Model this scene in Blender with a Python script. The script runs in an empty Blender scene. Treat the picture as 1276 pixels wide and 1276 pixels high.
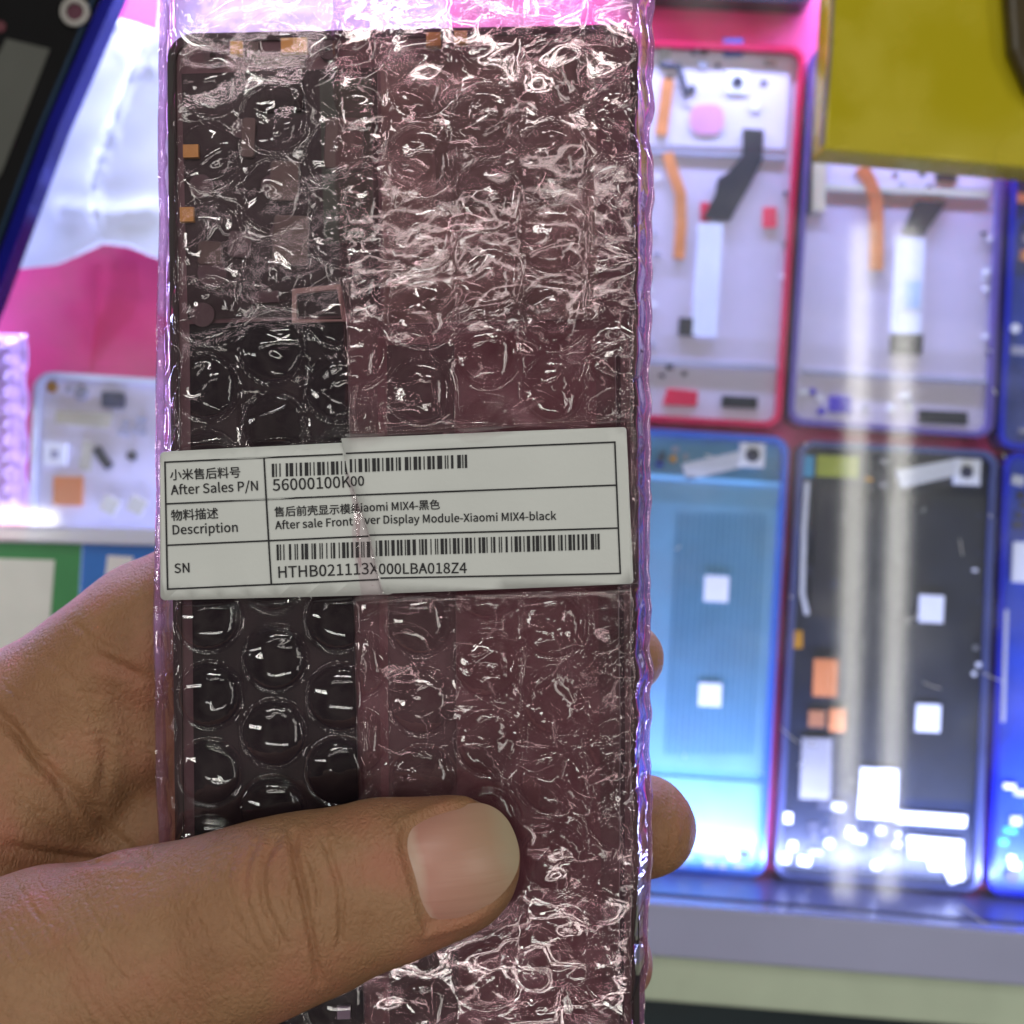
import bpy, bmesh, math, random
import numpy as np
from mathutils import Vector
from mathutils.bvhtree import BVHTree

R = math.radians
random.seed(7)
sc = bpy.context.scene
C = sc.collection

# ------------------------------------------------------------------ camera
HC = 0.41                       # camera height over the display floor (m)
FOV = 50.0
WF = 2 * math.tan(R(FOV / 2))
PX = 1276.0                     # the photo is 1276 units wide: used only to measure the layout
cam_d = bpy.data.cameras.new('camera')
cam = bpy.data.objects.new('camera', cam_d)
C.objects.link(cam)
cam.location = (0, 0, HC)
cam_d.sensor_width = 36
cam_d.angle = R(FOV)
cam_d.clip_start = 0.005
cam_d.clip_end = 50
cam_d.dof.use_dof = True
cam_d.dof.focus_distance = 0.1885
cam_d.dof.aperture_fstop = 15
sc.camera = cam

# ------------------------------------------------------------------ world: the dim shop around
w = bpy.data.worlds.new('World'); sc.world = w; w.use_nodes = True
nt = w.node_tree; nt.nodes.clear()
o_ = nt.nodes.new('ShaderNodeOutputWorld'); bg = nt.nodes.new('ShaderNodeBackground')
tc = nt.nodes.new('ShaderNodeTexCoord'); nz = nt.nodes.new('ShaderNodeTexNoise')
nz.inputs['Scale'].default_value = 2.2; nz.inputs['Detail'].default_value = 3
rp = nt.nodes.new('ShaderNodeValToRGB')
rp.color_ramp.elements[0].position = 0.40; rp.color_ramp.elements[0].color = (0.05, 0.045, 0.042, 1)
rp.color_ramp.elements[1].position = 0.66; rp.color_ramp.elements[1].color = (0.72, 0.66, 0.56, 1)
nt.links.new(tc.outputs['Generated'], nz.inputs['Vector'])
nt.links.new(nz.outputs['Fac'], rp.inputs['Fac'])
nt.links.new(rp.outputs['Color'], bg.inputs['Color'])
bg.inputs['Strength'].default_value = 0.21
nt.links.new(bg.outputs[0], o_.inputs[0])

# ------------------------------------------------------------------ lamps
def lamp(name, loc, rot, sx, sy, power, col, spread=180):
    l = bpy.data.lights.new(name, 'AREA'); l.shape = 'RECTANGLE'; l.size = sx; l.size_y = sy
    l.energy = power; l.color = col; l.spread = R(spread)
    o = bpy.data.objects.new(name, l); C.objects.link(o)
    o.location = loc; o.rotation_euler = rot
    return o
TUBE = (1.0, 0.965, 0.90)
def twin(x, y, z, ang, p, L=1.2, wd=0.017, gap=.039):
    for s in (-1, 1):
        dx, dy = math.cos(ang) * gap * s, math.sin(ang) * gap * s
        lamp('tube_or_fill', (x + dx, y + dy, z), (0, 0, ang), wd, L, p, TUBE)
CP = 2.1
twin(0.645, -0.09, 1.60, R(-1.6), CP * .43, 1.2, .036)          # the pair mirrored in the glass
twin(-0.18, 0.38, 1.60, R(90 + 5), CP * .20, 0.8, .016, .04)
twin(-0.18, 0.72, 1.60, R(90 + 4), CP * .68, 0.8, .014, .026)
twin(-0.18, -0.64, 1.60, R(90 - 3), CP * .36, 0.8, .013, .026)  # added pair, only to put glints on the lower film
twin(-1.41, -0.032, 1.60, R(88), CP * 1.25, 1.2, .03)
twin(1.75, 0.3, 1.60, R(2), CP * 2.3)  # added fill pair, out of view, to raise the overall light
twin(0.2, 1.7, 1.60, R(85), CP * 2.3)  # second added fill pair, beyond the case, for more brightness
# LED strips inside the case, and an added fill strip
TH = R(-4.6)                    # the case is turned a little against the frame
LED = (0.47, 0.53, 1.0)

# ------------------------------------------------------------------ render settings
sc.view_settings.view_transform = 'Standard'
sc.view_settings.look = 'None'
sc.view_settings.exposure = 0.30
sc.view_settings.gamma = 1.0
sc.render.engine = 'CYCLES'
cy = sc.cycles
cy.max_bounces = 10; cy.diffuse_bounces = 3; cy.glossy_bounces = 4
cy.transmission_bounces = 4; cy.transparent_max_bounces = 48
cy.caustics_reflective = False; cy.caustics_refractive = False
cy.use_denoising = True
cy.sample_clamp_indirect = 4.0

# ------------------------------------------------------------------ helpers
def U(px, py, z):
    """a measured photo position on the level z -> metres"""
    k = WF * (HC - z) / PX
    return Vector(((px - PX / 2) * k, (PX / 2 - py) * k, z))
def S(r, g, b):
    f = lambda c: (c / 255 / 12.92) if c <= 10 else ((c / 255 + .055) / 1.055) ** 2.4
    return (f(r), f(g), f(b))
def link(name, me, mat, parent=None):
    o = bpy.data.objects.new(name, me); C.objects.link(o)
    if mat: me.materials.append(mat)
    if parent:
        o.parent = parent
        o.matrix_parent_inverse = parent.matrix_basis.inverted()
    return o
def empty(name, loc, rz=0):
    o = bpy.data.objects.new(name, None); C.objects.link(o)
    o.location = loc; o.rotation_euler = (0, 0, rz); o.empty_display_size = 0.02
    return o
def tag(o, label, cat, group=None, kind=None):
    if label: o['label'] = label
    if cat: o['category'] = cat
    if group: o['group'] = group
    if kind: o['kind'] = kind
    return o
def mesh_np(name, V, F):
    me = bpy.data.meshes.new(name)
    V = np.asarray(V, np.float32); F = np.asarray(F, np.int32)
    me.vertices.add(len(V)); me.vertices.foreach_set('co', V.ravel())
    n = F.shape[1]
    me.loops.add(F.size); me.loops.foreach_set('vertex_index', F.ravel())
    me.polygons.add(len(F))
    me.polygons.foreach_set('loop_start', np.arange(0, F.size, n, dtype=np.int32))
    me.polygons.foreach_set('use_smooth', np.ones(len(F), bool))
    me.update(calc_edges=True); me.validate()
    return me
def prism_bm(pts, z0, z1, bev=0.0, bm=None):
    """closed slab from world xy points"""
    own = bm is None
    if own: bm = bmesh.new()
    b = bmesh.new()
    a = sum(pts[i][0] * pts[(i + 1) % len(pts)][1] - pts[(i + 1) % len(pts)][0] * pts[i][1] for i in range(len(pts)))
    if a < 0: pts = pts[::-1]
    lo = [b.verts.new((p[0], p[1], z0)) for p in pts]; hi = [b.verts.new((p[0], p[1], z1)) for p in pts]
    b.faces.new(lo[::-1]); top = b.faces.new(hi)
    n = len(pts)
    for i in range(n): b.faces.new((lo[i], lo[(i + 1) % n], hi[(i + 1) % n], hi[i]))
    if bev > 0:
        es = list(top.edges)
        bmesh.ops.bevel(b, geom=es, offset=bev, segments=2, profile=.5, affect='EDGES')
    me = bpy.data.meshes.new('tmp'); b.to_mesh(me); b.free(); bm.from_mesh(me); bpy.data.meshes.remove(me)
    return bm
def bm_obj(name, bm, mat, parent=None, smooth=False):
    me = bpy.data.meshes.new(name); bm.to_mesh(me); bm.free()
    if smooth: me.polygons.foreach_set('use_smooth', [True] * len(me.polygons))
    return link(name, me, mat, parent)
def pw(pts, z): return [tuple(U(x, y, z)[:2]) for x, y in pts]
def slab(name, pts, z0, z1, mat, parent=None, bev=0.0):
    return bm_obj(name, prism_bm(pw(pts, z1), z0, z1, bev), mat, parent)
def quadpx(x0, y0, x1, y1, ang=0.0):
    """rectangle in photo units turned by ang (radians, clockwise on the photo) about its centre"""
    cx, cy_, a, b = (x0 + x1) / 2, (y0 + y1) / 2, (x1 - x0) / 2, (y1 - y0) / 2
    c, s = math.cos(ang), math.sin(ang)
    return [(cx + u * a * c - v * b * s, cy_ + u * a * s + v * b * c) for u, v in ((-1, -1), (1, -1), (1, 1), (-1, 1))]
def rr(pts, rad, n=6):
    """round the corners of a polygon given in photo units"""
    out = []; N = len(pts)
    for i in range(N):
        p = Vector(pts[i]); a = (Vector(pts[i - 1]) - p).normalized(); b = (Vector(pts[(i + 1) % N]) - p).normalized()
        h = math.acos(max(-1, min(1, a.dot(b)))) / 2
        t = rad / math.tan(h); c = p + (a + b).normalized() * (rad / math.sin(h))
        s, e = p + a * t - c, p + b * t - c
        a0 = math.atan2(s.y, s.x); d = (math.atan2(e.y, e.x) - a0 + math.pi) % (2 * math.pi) - math.pi
        for k in range(n + 1):
            q = a0 + d * k / n; out.append((c.x + rad * math.cos(q), c.y + rad * math.sin(q)))
    return out
def circ(x, y, r, n=20): return [(x + r * math.cos(2 * math.pi * k / n), y + r * math.sin(2 * math.pi * k / n)) for k in range(n)]
def ring_bm(outer, inner, z0, z1):
    b = bmesh.new(); n = len(outer)
    O = pw(outer, z1); I = pw(inner, z1)
    v = [[b.verts.new((*p, z)) for p in L] for L, z in ((O, z0), (O, z1), (I, z1), (I, z0))]
    for i in range(n):
        j = (i + 1) % n
        for k in range(4):
            a, c = v[k], v[(k + 1) % 4]
            b.faces.new((a[i], a[j], c[j], c[i]))
    bmesh.ops.recalc_face_normals(b, faces=b.faces)
    return b
def strip(path, wd):
    """ribbon outline along a path in photo units"""
    L, Rr = [], []
    for i, p in enumerate(path):
        a = Vector(path[max(i - 1, 0)]); c = Vector(path[min(i + 1, len(path) - 1)])
        d = (c - a).normalized(); n = Vector((-d.y, d.x)) * wd / 2
        L.append(tuple(Vector(p) + n)); Rr.append(tuple(Vector(p) - n))
    return L + Rr[::-1]

MATS = {}
def mat(name, col, rough=.5, metal=0.0, var=.12, vs=60.0, bump=0.0, bs=400.0, spec=.5, col2=None):
    if name in MATS: return MATS[name]
    m = bpy.data.materials.new(name); m.use_nodes = True; n = m.node_tree; L = n.links.new
    p = n.nodes['Principled BSDF']
    t = n.nodes.new('ShaderNodeTexCoord'); q = n.nodes.new('ShaderNodeTexNoise')
    q.inputs['Scale'].default_value = vs; q.inputs['Detail'].default_value = 4
    r = n.nodes.new('ShaderNodeValToRGB')
    c2 = col2 or tuple(min(1, c * (1 + var)) for c in col)
    r.color_ramp.elements[0].color = (*[c * (1 - var) for c in col], 1); r.color_ramp.elements[0].position = .3
    r.color_ramp.elements[1].color = (*c2, 1); r.color_ramp.elements[1].position = .7
    L(t.outputs['Object'], q.inputs['Vector']); L(q.outputs['Fac'], r.inputs['Fac']); L(r.outputs['Color'], p.inputs['Base Color'])
    p.inputs['Roughness'].default_value = rough; p.inputs['Metallic'].default_value = metal
    p.inputs['Specular IOR Level'].default_value = spec
    if bump:
        q2 = n.nodes.new('ShaderNodeTexNoise'); q2.inputs['Scale'].default_value = bs; q2.inputs['Detail'].default_value = 3
        b = n.nodes.new('ShaderNodeBump'); b.inputs['Strength'].default_value = bump; b.inputs['Distance'].default_value = .0004
        L(t.outputs['Object'], q2.inputs['Vector']); L(q2.outputs['Fac'], b.inputs['Height']); L(b.outputs[0], p.inputs['Normal'])
    MATS[name] = m
    return m

# ================================================================== the display case
GLZ0, GLZ1 = 0.026, 0.031
case = tag(empty('display_case', (0, 0, -0.012)), 'glass topped display case with a lit inside and an aluminium front edge', 'display case')
def led(px, py, L, z, tilt, p, ang=TH, wd=.006):
    l = lamp('led_or_fill', U(px, py, z), (0, 0, 0), L, wd, p, LED)
    l.rotation_euler = (tilt, 0, ang)
    return l
led(945, 1104, 0.62, 0.020, R(82), 2.0)           # behind the front edge, aimed back over the phones
led(650, -330, 0.70, 0.024, R(-58), 6.6)
led(-330, 320, 0.40, 0.022, R(66), .85, TH - R(90))           # unseen strip at the left, added to brighten the pink cloth
def glass_mat():
    m = bpy.data.materials.new('case_glass'); m.use_nodes = True; n = m.node_tree; n.nodes.clear(); L = n.links.new
    o = n.nodes.new('ShaderNodeOutputMaterial'); t = n.nodes.new('ShaderNodeBsdfTransparent'); g = n.nodes.new('ShaderNodeBsdfGlossy')
    t.inputs[0].default_value = (.965, .98, .975, 1); g.inputs['Roughness'].default_value = .05
    lw = n.nodes.new('ShaderNodeLayerWeight'); lw.inputs[0].default_value = .5
    p = n.nodes.new('ShaderNodeMath'); p.operation = 'POWER'; p.inputs[1].default_value = 5
    a = n.nodes.new('ShaderNodeMath'); a.operation = 'MULTIPLY_ADD'; a.inputs[1].default_value = .95; a.inputs[2].default_value = .040
    mx = n.nodes.new('ShaderNodeMixShader')
    L(lw.outputs['Facing'], p.inputs[0]); L(p.outputs[0], a.inputs[0]); L(a.outputs[0], mx.inputs[0]); L(t.outputs[0], mx.inputs[1]); L(g.outputs[0], mx.inputs[2])
    # a breath of dust and smears on the pane
    d = n.nodes.new('ShaderNodeBsdfDiffuse'); d.inputs[0].default_value = (.8, .82, .85, 1)
    tc = n.nodes.new('ShaderNodeTexCoord'); q = n.nodes.new('ShaderNodeTexNoise'); q.inputs['Scale'].default_value = 35; q.inputs['Detail'].default_value = 8
    r = n.nodes.new('ShaderNodeMapRange'); r.inputs[1].default_value = .45; r.inputs[2].default_value = .8; r.inputs[3].default_value = .010; r.inputs[4].default_value = .10
    m2 = n.nodes.new('ShaderNodeMixShader')
    L(tc.outputs['Object'], q.inputs['Vector']); L(q.outputs['Fac'], r.inputs[0]); L(r.outputs[0], m2.inputs[0])
    L(mx.outputs[0], m2.inputs[1]); L(d.outputs[0], m2.inputs[2]); L(m2.outputs[0], o.inputs[0])
    return m
def casept(u, v, ref=(1045, 1143)):
    """point of the case: u along the front edge, v away from the viewer, photo units at the glass level"""
    c, s = math.cos(-TH), math.sin(-TH)
    return (ref[0] + u * c + v * s, ref[1] + u * s - v * c)
def casebox(name, u0, v0, u1, v1, z0, z1, m, bev=0.0, parent=case):
    q = [casept(u, v) for u, v in ((u0, v0), (u1, v0), (u1, v1), (u0, v1))]
    return bm_obj(name, prism_bm(pw(q, GLZ1), z0, z1, bev), m, parent)
casebox('glass_top', -1500, 2, 700, 1700, GLZ0, GLZ1, glass_mat())
mrail = mat('rail_anodised', S(168, 172, 206), .42, .25, .06, 20)
mlip = mat('rail_lip', S(192, 206, 184), .5, .2, .10, 25, .2, 300)
casebox('front_rail', -1500, -66, 700, 0, 0.012, GLZ1 + .001, mrail, .0008)
casebox('rail_lip', -1500, -128, 700, -68, 0.008, GLZ1 - .003, mlip, .0012)
casebox('front_panel', -1500, -420, 700, -132, -0.012, -0.004, mat('front_dark', S(22, 40, 48), .4, 0, .15))
casebox('rail_gasket', -1500, -68.5, 700, -65.5, 0.010, GLZ1 - .0015, mat('gasket', S(120, 124, 130), .6))

casebox('glow_blocker', -1500, 0.5, 700, 5, -0.011, GLZ0 - .001, mat('blocker_slate', S(52, 54, 84), .3, 0, .2))  # dark strip added to block the glow on the rail's inner face
msc = mat('scratch_white', (.7, .72, .75), .4)
rsc = random.Random(17)
for x, y, l, a in [(1196, 1128, 46, .62), (1150, 850, 24, .35), (1130, 775, 22, -.6), (1224, 838, 30, .4), (1196, 672, 20, 1.4), (972, 906, 30, .7)] + [(rsc.uniform(830, 1270), rsc.uniform(420, 1110), rsc.uniform(3, 10), rsc.uniform(-1.5, 1.5)) for _ in range(26)]:
    slab('scratch', strip([(x, y), (x + l * .5 * math.cos(a), y + l * .5 * math.sin(a) + 1), (x + l * math.cos(a), y + l * math.sin(a))], rsc.uniform(.9, 1.6)), GLZ1 + .00002, GLZ1 + .00006, msc, case)
fl = casebox('floor', -1700, -470, 900, 1900, -0.014, -0.012, mat('case_floor', S(60, 50, 60), .8), 0, None)
tag(fl, None, None, kind='structure')

# pink cloth on the floor of the case: a gently rumpled sheet
def cloth():
    nx, ny = 240, 240
    u = np.linspace(-.36, .32, nx); v = np.linspace(-.17, .34, ny)
    X, Y = np.meshgrid(u, v)
    rs = np.random.RandomState(3)
    Z = np.zeros_like(X) - .0098
    for k in range(26):
        a = rs.rand() * 6.28; f = 30 + rs.rand() * 160; p = rs.rand() * 6.28
        Z += .00022 * np.sin((X * math.cos(a) + Y * math.sin(a)) * f + p) * (40 / f) ** .5
    V = np.stack([X, Y, Z], -1).reshape(-1, 3)
    i = np.arange(nx * ny).reshape(ny, nx)
    F = np.stack([i[:-1, :-1], i[:-1, 1:], i[1:, 1:], i[1:, :-1]], -1).reshape(-1, 4)
    return mesh_np('cloth', V, F)
mpink = mat('pink_cloth', S(235, 72, 142), .75, 0, .10, 30, .3, 1500)
pc = tag(link('cloth', cloth(), mpink), 'bright pink cloth spread under the phone frames inside the display case', 'cloth')

# ------------------------------------------------------------------ phone frames under the glass
mlil = mat('plate_lilac', S(196, 188, 214), .38, .25, .05, 25)
mlil2 = mat('plate_pale', S(205, 200, 220), .45, .1, .06, 40)
mred = mat('rim_pink_red', S(196, 30, 80), .3, .5, .06)
mpur = mat('rim_purple', S(92, 78, 150), .3, .5, .06)
mblu = mat('rim_blue', S(60, 100, 190), .3, .5, .06)
mdblu = mat('rim_deep_blue', S(30, 45, 190), .25, .6, .08)
mblk = mat('black_film', (.012, .012, .016), .45, 0, .2)
mblk2 = mat('graphite', (.016, .019, .026), .38, 0, .25, 50)
mgry = mat('metal_grey', S(150, 152, 160), .35, .8, .1, 80)
mgryp = mat('soft_grey', S(150, 150, 165), .6, 0, .1)
mcop = mat('copper_flex', S(222, 150, 104), .28, .6, .14, 200)
mgold = mat('gold_pad', S(205, 150, 60), .3, .8, .1)
mora = mat('orange_pad', S(196, 118, 66), .5, 0, .08)
mwht = mat('white_plastic', (.74, .75, .78), .4, 0, .04)
mstk = mat('sticker_paper', S(205, 212, 228), .5, 0, .05)
mgrn = mat('yellow_green_tape', S(150, 160, 40), .5, 0, .1)
mplb = mat('plate_blue', S(88, 140, 180), .36, .3, .1, 40)
mtape = mat('red_tape', S(205, 30, 70), .5)
mrose = mat('rose_pad', S(205, 140, 175), .55)
mslv = mat('silver_flex', S(205, 208, 220), .3, .4, .06)
mscr = mat('dark_parts', S(38, 40, 56), .5, 0, .5, 300)

def phone(name, corners, label, rim, plate, group=None, rad=20, t=.0016, bed=-.0008):
    """corners: TL TR BR BL in photo units on the frame's face"""
    c = (sum(p[0] for p in corners) / 4, sum(p[1] for p in corners) / 4)
    root = empty(name, (*U(*c, 0)[:2], -.008), TH)
    tag(root, label, 'phone frame', group)
    out = rr(corners, rad, 7); inn = rr([(c[0] + (x - c[0]) * (1 - 7 / abs(x - c[0])), c[1] + (y - c[1]) * (1 - 7 / abs(y - c[1]))) for x, y in corners], rad - 6, 7)
    bm_obj('rim', ring_bm(out, inn, -.008, t), rim, root)
    sh = rr([(c[0] + (x - c[0]) * (1 - 5 / abs(x - c[0])), c[1] + (y - c[1]) * (1 - 5 / abs(y - c[1]))) for x, y in corners], rad - 5, 7)
    bm_obj('midplate', prism_bm(pw(sh, 0), -.0072, bed), plate, root)
    return root
def pt(root, name, pts, m, h=.0008, z=-.0008, bev=0.0):
    return slab(name, pts, z, z + h, m, root, bev)
def bits(root, x0, y0, x1, y1, n, mats, seed, smin=5, smax=16, names=('connector', 'chip', 'screw_boss')):
    """the small connectors and chips along the ends of a frame; each its own part"""
    rs = random.Random(seed); got = []
    for k in range(n * 6):
        if len(got) >= n: break
        a, b = rs.uniform(smin, smax), rs.uniform(smin * .7, smax * .7); x, y = rs.uniform(x0, x1), rs.uniform(y0, y1)
        if any(abs(x - g[0]) < (a + g[2]) / 2 + 1 and abs(y - g[1]) < (b + g[3]) / 2 + 1 for g in got): continue
        got.append((x, y, a, b))
        nm = rs.choice(names); m = rs.choice(mats)
        P = circ(x, y, min(a, b) / 2 + 1, 14) if nm == 'screw_boss' else quadpx(x - a / 2, y - b / 2, x + a / 2, y + b / 2, -TH + rs.choice((0, 0, .1)))
        pt(root, nm, P, m, rs.uniform(.0004, .0012), -.00075)
A4 = -TH
# A: the lilac frame with the pink rim, upper row
A = phone('phone_frame', [(766, 48), (1004, 58), (973, 533), (730, 520)], 'lilac phone frame with pink rim, beside the bag, above the blue one', mred, mlil)
pt(A, 'top_shield', [(790, 62), (985, 74), (978, 186), (790, 180)], mlil2, .0006)
pt(A, 'seam', strip([(790, 187), (978, 196)], 5), mgryp, .0009)
pt(A, 'flex_cable', strip([(833, 98), (829, 130), (824, 168)], 15), mcop, .0012)
pt(A, 'flex_cable', strip([(832, 190), (838, 212), (848, 240), (849, 280), (846, 322)], 14), mcop, .0010)
pt(A, 'pad', rr(quadpx(860, 130, 902, 167), 14), mrose, .0011)
pt(A, 'display_cable', [(926, 160), (952, 162), (950, 200), (934, 232), (910, 274), (876, 272), (892, 240), (895, 222), (908, 214), (926, 192)], mblk, .0014)
pt(A, 'sticker', quadpx(867, 278, 897, 418, .06), mstk, .0013)
pt(A, 'connector', quadpx(846, 396, 866, 418, .06), mblk, .0011)
pt(A, 'tape', quadpx(951, 258, 968, 283), mtape, .0008)
pt(A, 'tape', quadpx(873, 252, 884, 276), mtape, .0006)
pt(A, 'square_pad', quadpx(906, 88, 932, 116, .05), mwht, .0011)
pt(A, 'camera_hole', circ(919, 102, 7), mscr, .0013)
pt(A, 'chip', quadpx(902, 48, 926, 70), mat('navy_chip', S(40, 60, 130), .4), .0012)
pt(A, 'chip', quadpx(862, 58, 882, 68), mscr, .0012)
pt(A, 'cable', strip([(822, 80), (846, 82), (850, 100), (856, 120)], 7), mscr, .0014)
pt(A, 'bottom_bar', strip([(740, 446), (972, 458)], 6), mgryp, .0010)
pt(A, 'tape', [(832, 484), (870, 488), (868, 506), (826, 504)], mtape, .0009)
pt(A, 'connector', quadpx(900, 494, 944, 508, .05), mblk2, .0013)
bits(A, 820, 62, 970, 80, 6, [mscr, mgryp, mgry], 2, 8, 16); bits(A, 940, 90, 970, 170, 4, [mscr, mwht], 4); bits(A, 820, 455, 855, 470, 3, [mscr], 9, 5, 9)
bits(A, 975, 190, 985, 440, 7, [mscr, mwht, mgry], 51, 4, 9); bits(A, 800, 200, 826, 440, 8, [mwht, mgryp], 52, 4, 9); bits(A, 830, 70, 900, 128, 8, [mgryp, mlil, mscr, mgry], 53, 5, 13)
# B: the second lilac frame, partly under the yellow packet
B = phone('phone_frame', [(1010, 58), (1258, 70), (1238, 546), (982, 528)], 'lilac phone frame with purple rim lying under the yellow packet', mpur, mlil)
pt(B, 'flex_cable', strip([(1073, 208), (1084, 225), (1092, 250), (1093, 300), (1092, 336)], 17), mcop, .0011)
pt(B, 'display_cable', [(1168, 206), (1194, 208), (1192, 226), (1166, 224)], mblk, .0012)
pt(B, 'display_cable', [(1142, 250), (1180, 252), (1152, 292), (1124, 290)], mblk, .0012)
pt(B, 'seam', strip([(1024, 232), (1232, 242)], 7), mat('seam_pale', S(190, 190, 170), .5), .0010)
pt(B, 'sticker', quadpx(1115, 296, 1150, 418, .05), mstk, .0013)
pt(B, 'sticker_mark', quadpx(1128, 350, 1146, 384, .05), mat('mark_blue', S(140, 175, 215), .5), .0015)
pt(B, 'connector', quadpx(1110, 416, 1150, 440, .03), mblk, .0013)
pt(B, 'side_bar', quadpx(1004, 134, 1012, 266, .02), mblk2, .0013)
pt(B, 'side_bar', quadpx(1014, 70, 1030, 262, .02), mat('side_yellow', S(196, 190, 160), .5), .0012)
pt(B, 'shield', [(1030, 204), (1236, 214), (1234, 236), (1030, 230)], mlil2, .0007)
pt(B, 'bottom_bar', strip([(1000, 462), (1236, 476)], 6), mgryp, .0010)
pt(B, 'connector', quadpx(1146, 512, 1206, 528, .05), mblk2, .0013)
pt(B, 'connector', quadpx(1034, 494, 1062, 514, .05), mat('violet_part', S(70, 50, 170), .5), .0012)
bits(B, 1000, 484, 1030, 514, 4, [mat('violet_part', S(70, 50, 170), .5), mwht], 5, 6, 12); bits(B, 1070, 490, 1140, 516, 5, [mgryp, mwht, mscr], 8, 6, 12)
bits(B, 1224, 240, 1234, 460, 8, [mscr, mwht, mgry], 54, 4, 9); bits(B, 1096, 214, 1160, 246, 6, [mgryp, mscr, mgry], 55, 5, 12)
# C: deep blue at the right edge, upper
Cc = phone('phone_frame', [(1262, 205), (1500, 216), (1484, 574), (1244, 558)], 'deep blue phone frame at the right edge, upper row', mdblu, mat('plate_blueblack', S(40, 60, 130), .4, .2, .3, 60))
bits(Cc, 1262, 240, 1300, 540, 9, [mscr, mcop, mwht, mgryp], 6, 8, 20)
# D: blue frame beside the bag, lower row
D = phone('phone_frame', [(752, 530), (984, 545), (952, 1096), (722, 1080)], 'bright blue phone frame with two white squares on its ribbed plate', mblu, mplb)
pt(D, 'battery_tray', [(770, 592), (974, 606), (952, 964), (752, 950)], mat('plate_blue_light', S(110, 158, 186), .32, .35, .08, 50), .0005)
for k in range(15):
    x = 846 + k * 7.5
    pt(D, 'rib', strip([(x, 640), (x - 16, 940)], 2.4), mat('rib_blue', S(70, 118, 150), .3, .4), .0007)
pt(D, 'tray_edge', strip([(770, 590), (974, 604)], 5), mat('sky_edge', S(120, 185, 225), .4), .0013)
pt(D, 'sticker', quadpx(878, 718, 908, 750, .05), mwht, .0013)
pt(D, 'sticker', quadpx(871, 852, 899, 880, .05), mwht, .0013)
pt(D, 'silver_cable', [(850, 578), (922, 562), (926, 582), (856, 598)], mslv, .0013)
pt(D, 'square_pad', quadpx(922, 552, 953, 582, .05), mwht, .0016)
pt(D, 'camera_hole', circ(938, 567, 9), mscr, .0019)
bits(D, 815, 556, 855, 584, 6, [mscr, mgold, mgryp, mdblu], 12, 6, 12); bits(D, 815, 1062, 940, 1082, 12, [mscr, mgryp, mblu, mgry], 13, 6, 14)
pt(D, 'speaker', quadpx(890, 1040, 910, 1056, .05), mgryp, .0014)
pt(D, 'lower_board', [(746, 962), (952, 976), (946, 1052), (744, 1040)], mat('plate_blue_light', S(110, 158, 186)), .0006)
# E: dark frame under the mirrored lamps
E = phone('phone_frame', [(996, 548), (1244, 562), (1222, 1114), (966, 1096)], 'dark phone frame with two white squares and orange pads', mat('rim_slate', S(70, 78, 120), .3, .4), mat('plate_night', S(26, 34, 54), .35, .2, .25, 40))
pt(E, 'battery_sheet', [(1070, 610), (1232, 620), (1214, 1000), (1050, 990)], mblk2, .0006)
pt(E, 'silver_cable', [(1118, 586), (1190, 572), (1194, 592), (1124, 608)], mslv, .0013)
pt(E, 'square_pad', quadpx(1190, 572, 1222, 604, .05), mwht, .0016)
pt(E, 'camera_hole', circ(1205, 588, 8), mscr, .0019)
pt(E, 'sticker', quadpx(1146, 742, 1176, 776, .05), mwht, .0013)
pt(E, 'sticker', quadpx(1142, 878, 1172, 912, .05), mwht, .0013)
pt(E, 'tape', quadpx(1018, 568, 1070, 594, .04), mgrn, .0012)
pt(E, 'chip', quadpx(1000, 568, 1014, 594, .04), mat('cyan_part', S(50, 150, 190), .5), .0012)
pt(E, 'cover', [(1020, 606), (1066, 608), (1054, 770), (1008, 768)], mblk, .0010)
pt(E, 'side_cable', strip([(1006, 600), (1002, 660), (1000, 740), (1006, 766)], 6), mslv, .0012)
pt(E, 'orange_pad', quadpx(1014, 822, 1044, 868, .04), mora, .0012)
pt(E, 'orange_pad', quadpx(1034, 884, 1054, 912, .04), mora, .0011)
pt(E, 'orange_pad', quadpx(1008, 886, 1028, 906, .04), mat('brown_pad', S(150, 96, 60), .5), .0010)
pt(E, 'battery_label', quadpx(998, 920, 1036, 996, .04), mat('warm_pad', S(124, 122, 122), .5), .0012)
pt(E, 'white_block', quadpx(1072, 958, 1118, 1020, .05), mwht, .0016)
pt(E, 'bracket', [(1132, 1042), (1200, 1048), (1198, 1078), (1202, 1096), (1184, 1102), (1178, 1084), (1160, 1084), (1156, 1070), (1134, 1068)], mwht, .0016)
pt(E, 'gold_pad', quadpx(988, 786, 1000, 808), mgold, .0012)
pt(E, 'light_bar', strip([(1118, 1018), (1204, 1024)], 14), mwht, .0011)
bits(E, 976, 1000, 1060, 1075, 12, [mwht, mslv, mgryp, mscr], 21, 7, 20); bits(E, 1066, 1030, 1126, 1085, 8, [mwht, mslv, mscr], 22, 6, 16)
bits(E, 1214, 640, 1226, 1000, 12, [mscr, mwht, mgry], 56, 4, 9); bits(E, 1010, 660, 1050, 760, 6, [mblk2, mscr], 57, 8, 18); bits(E, 1074, 570, 1116, 606, 5, [mgryp, mscr, mgold], 58, 5, 12)
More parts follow.
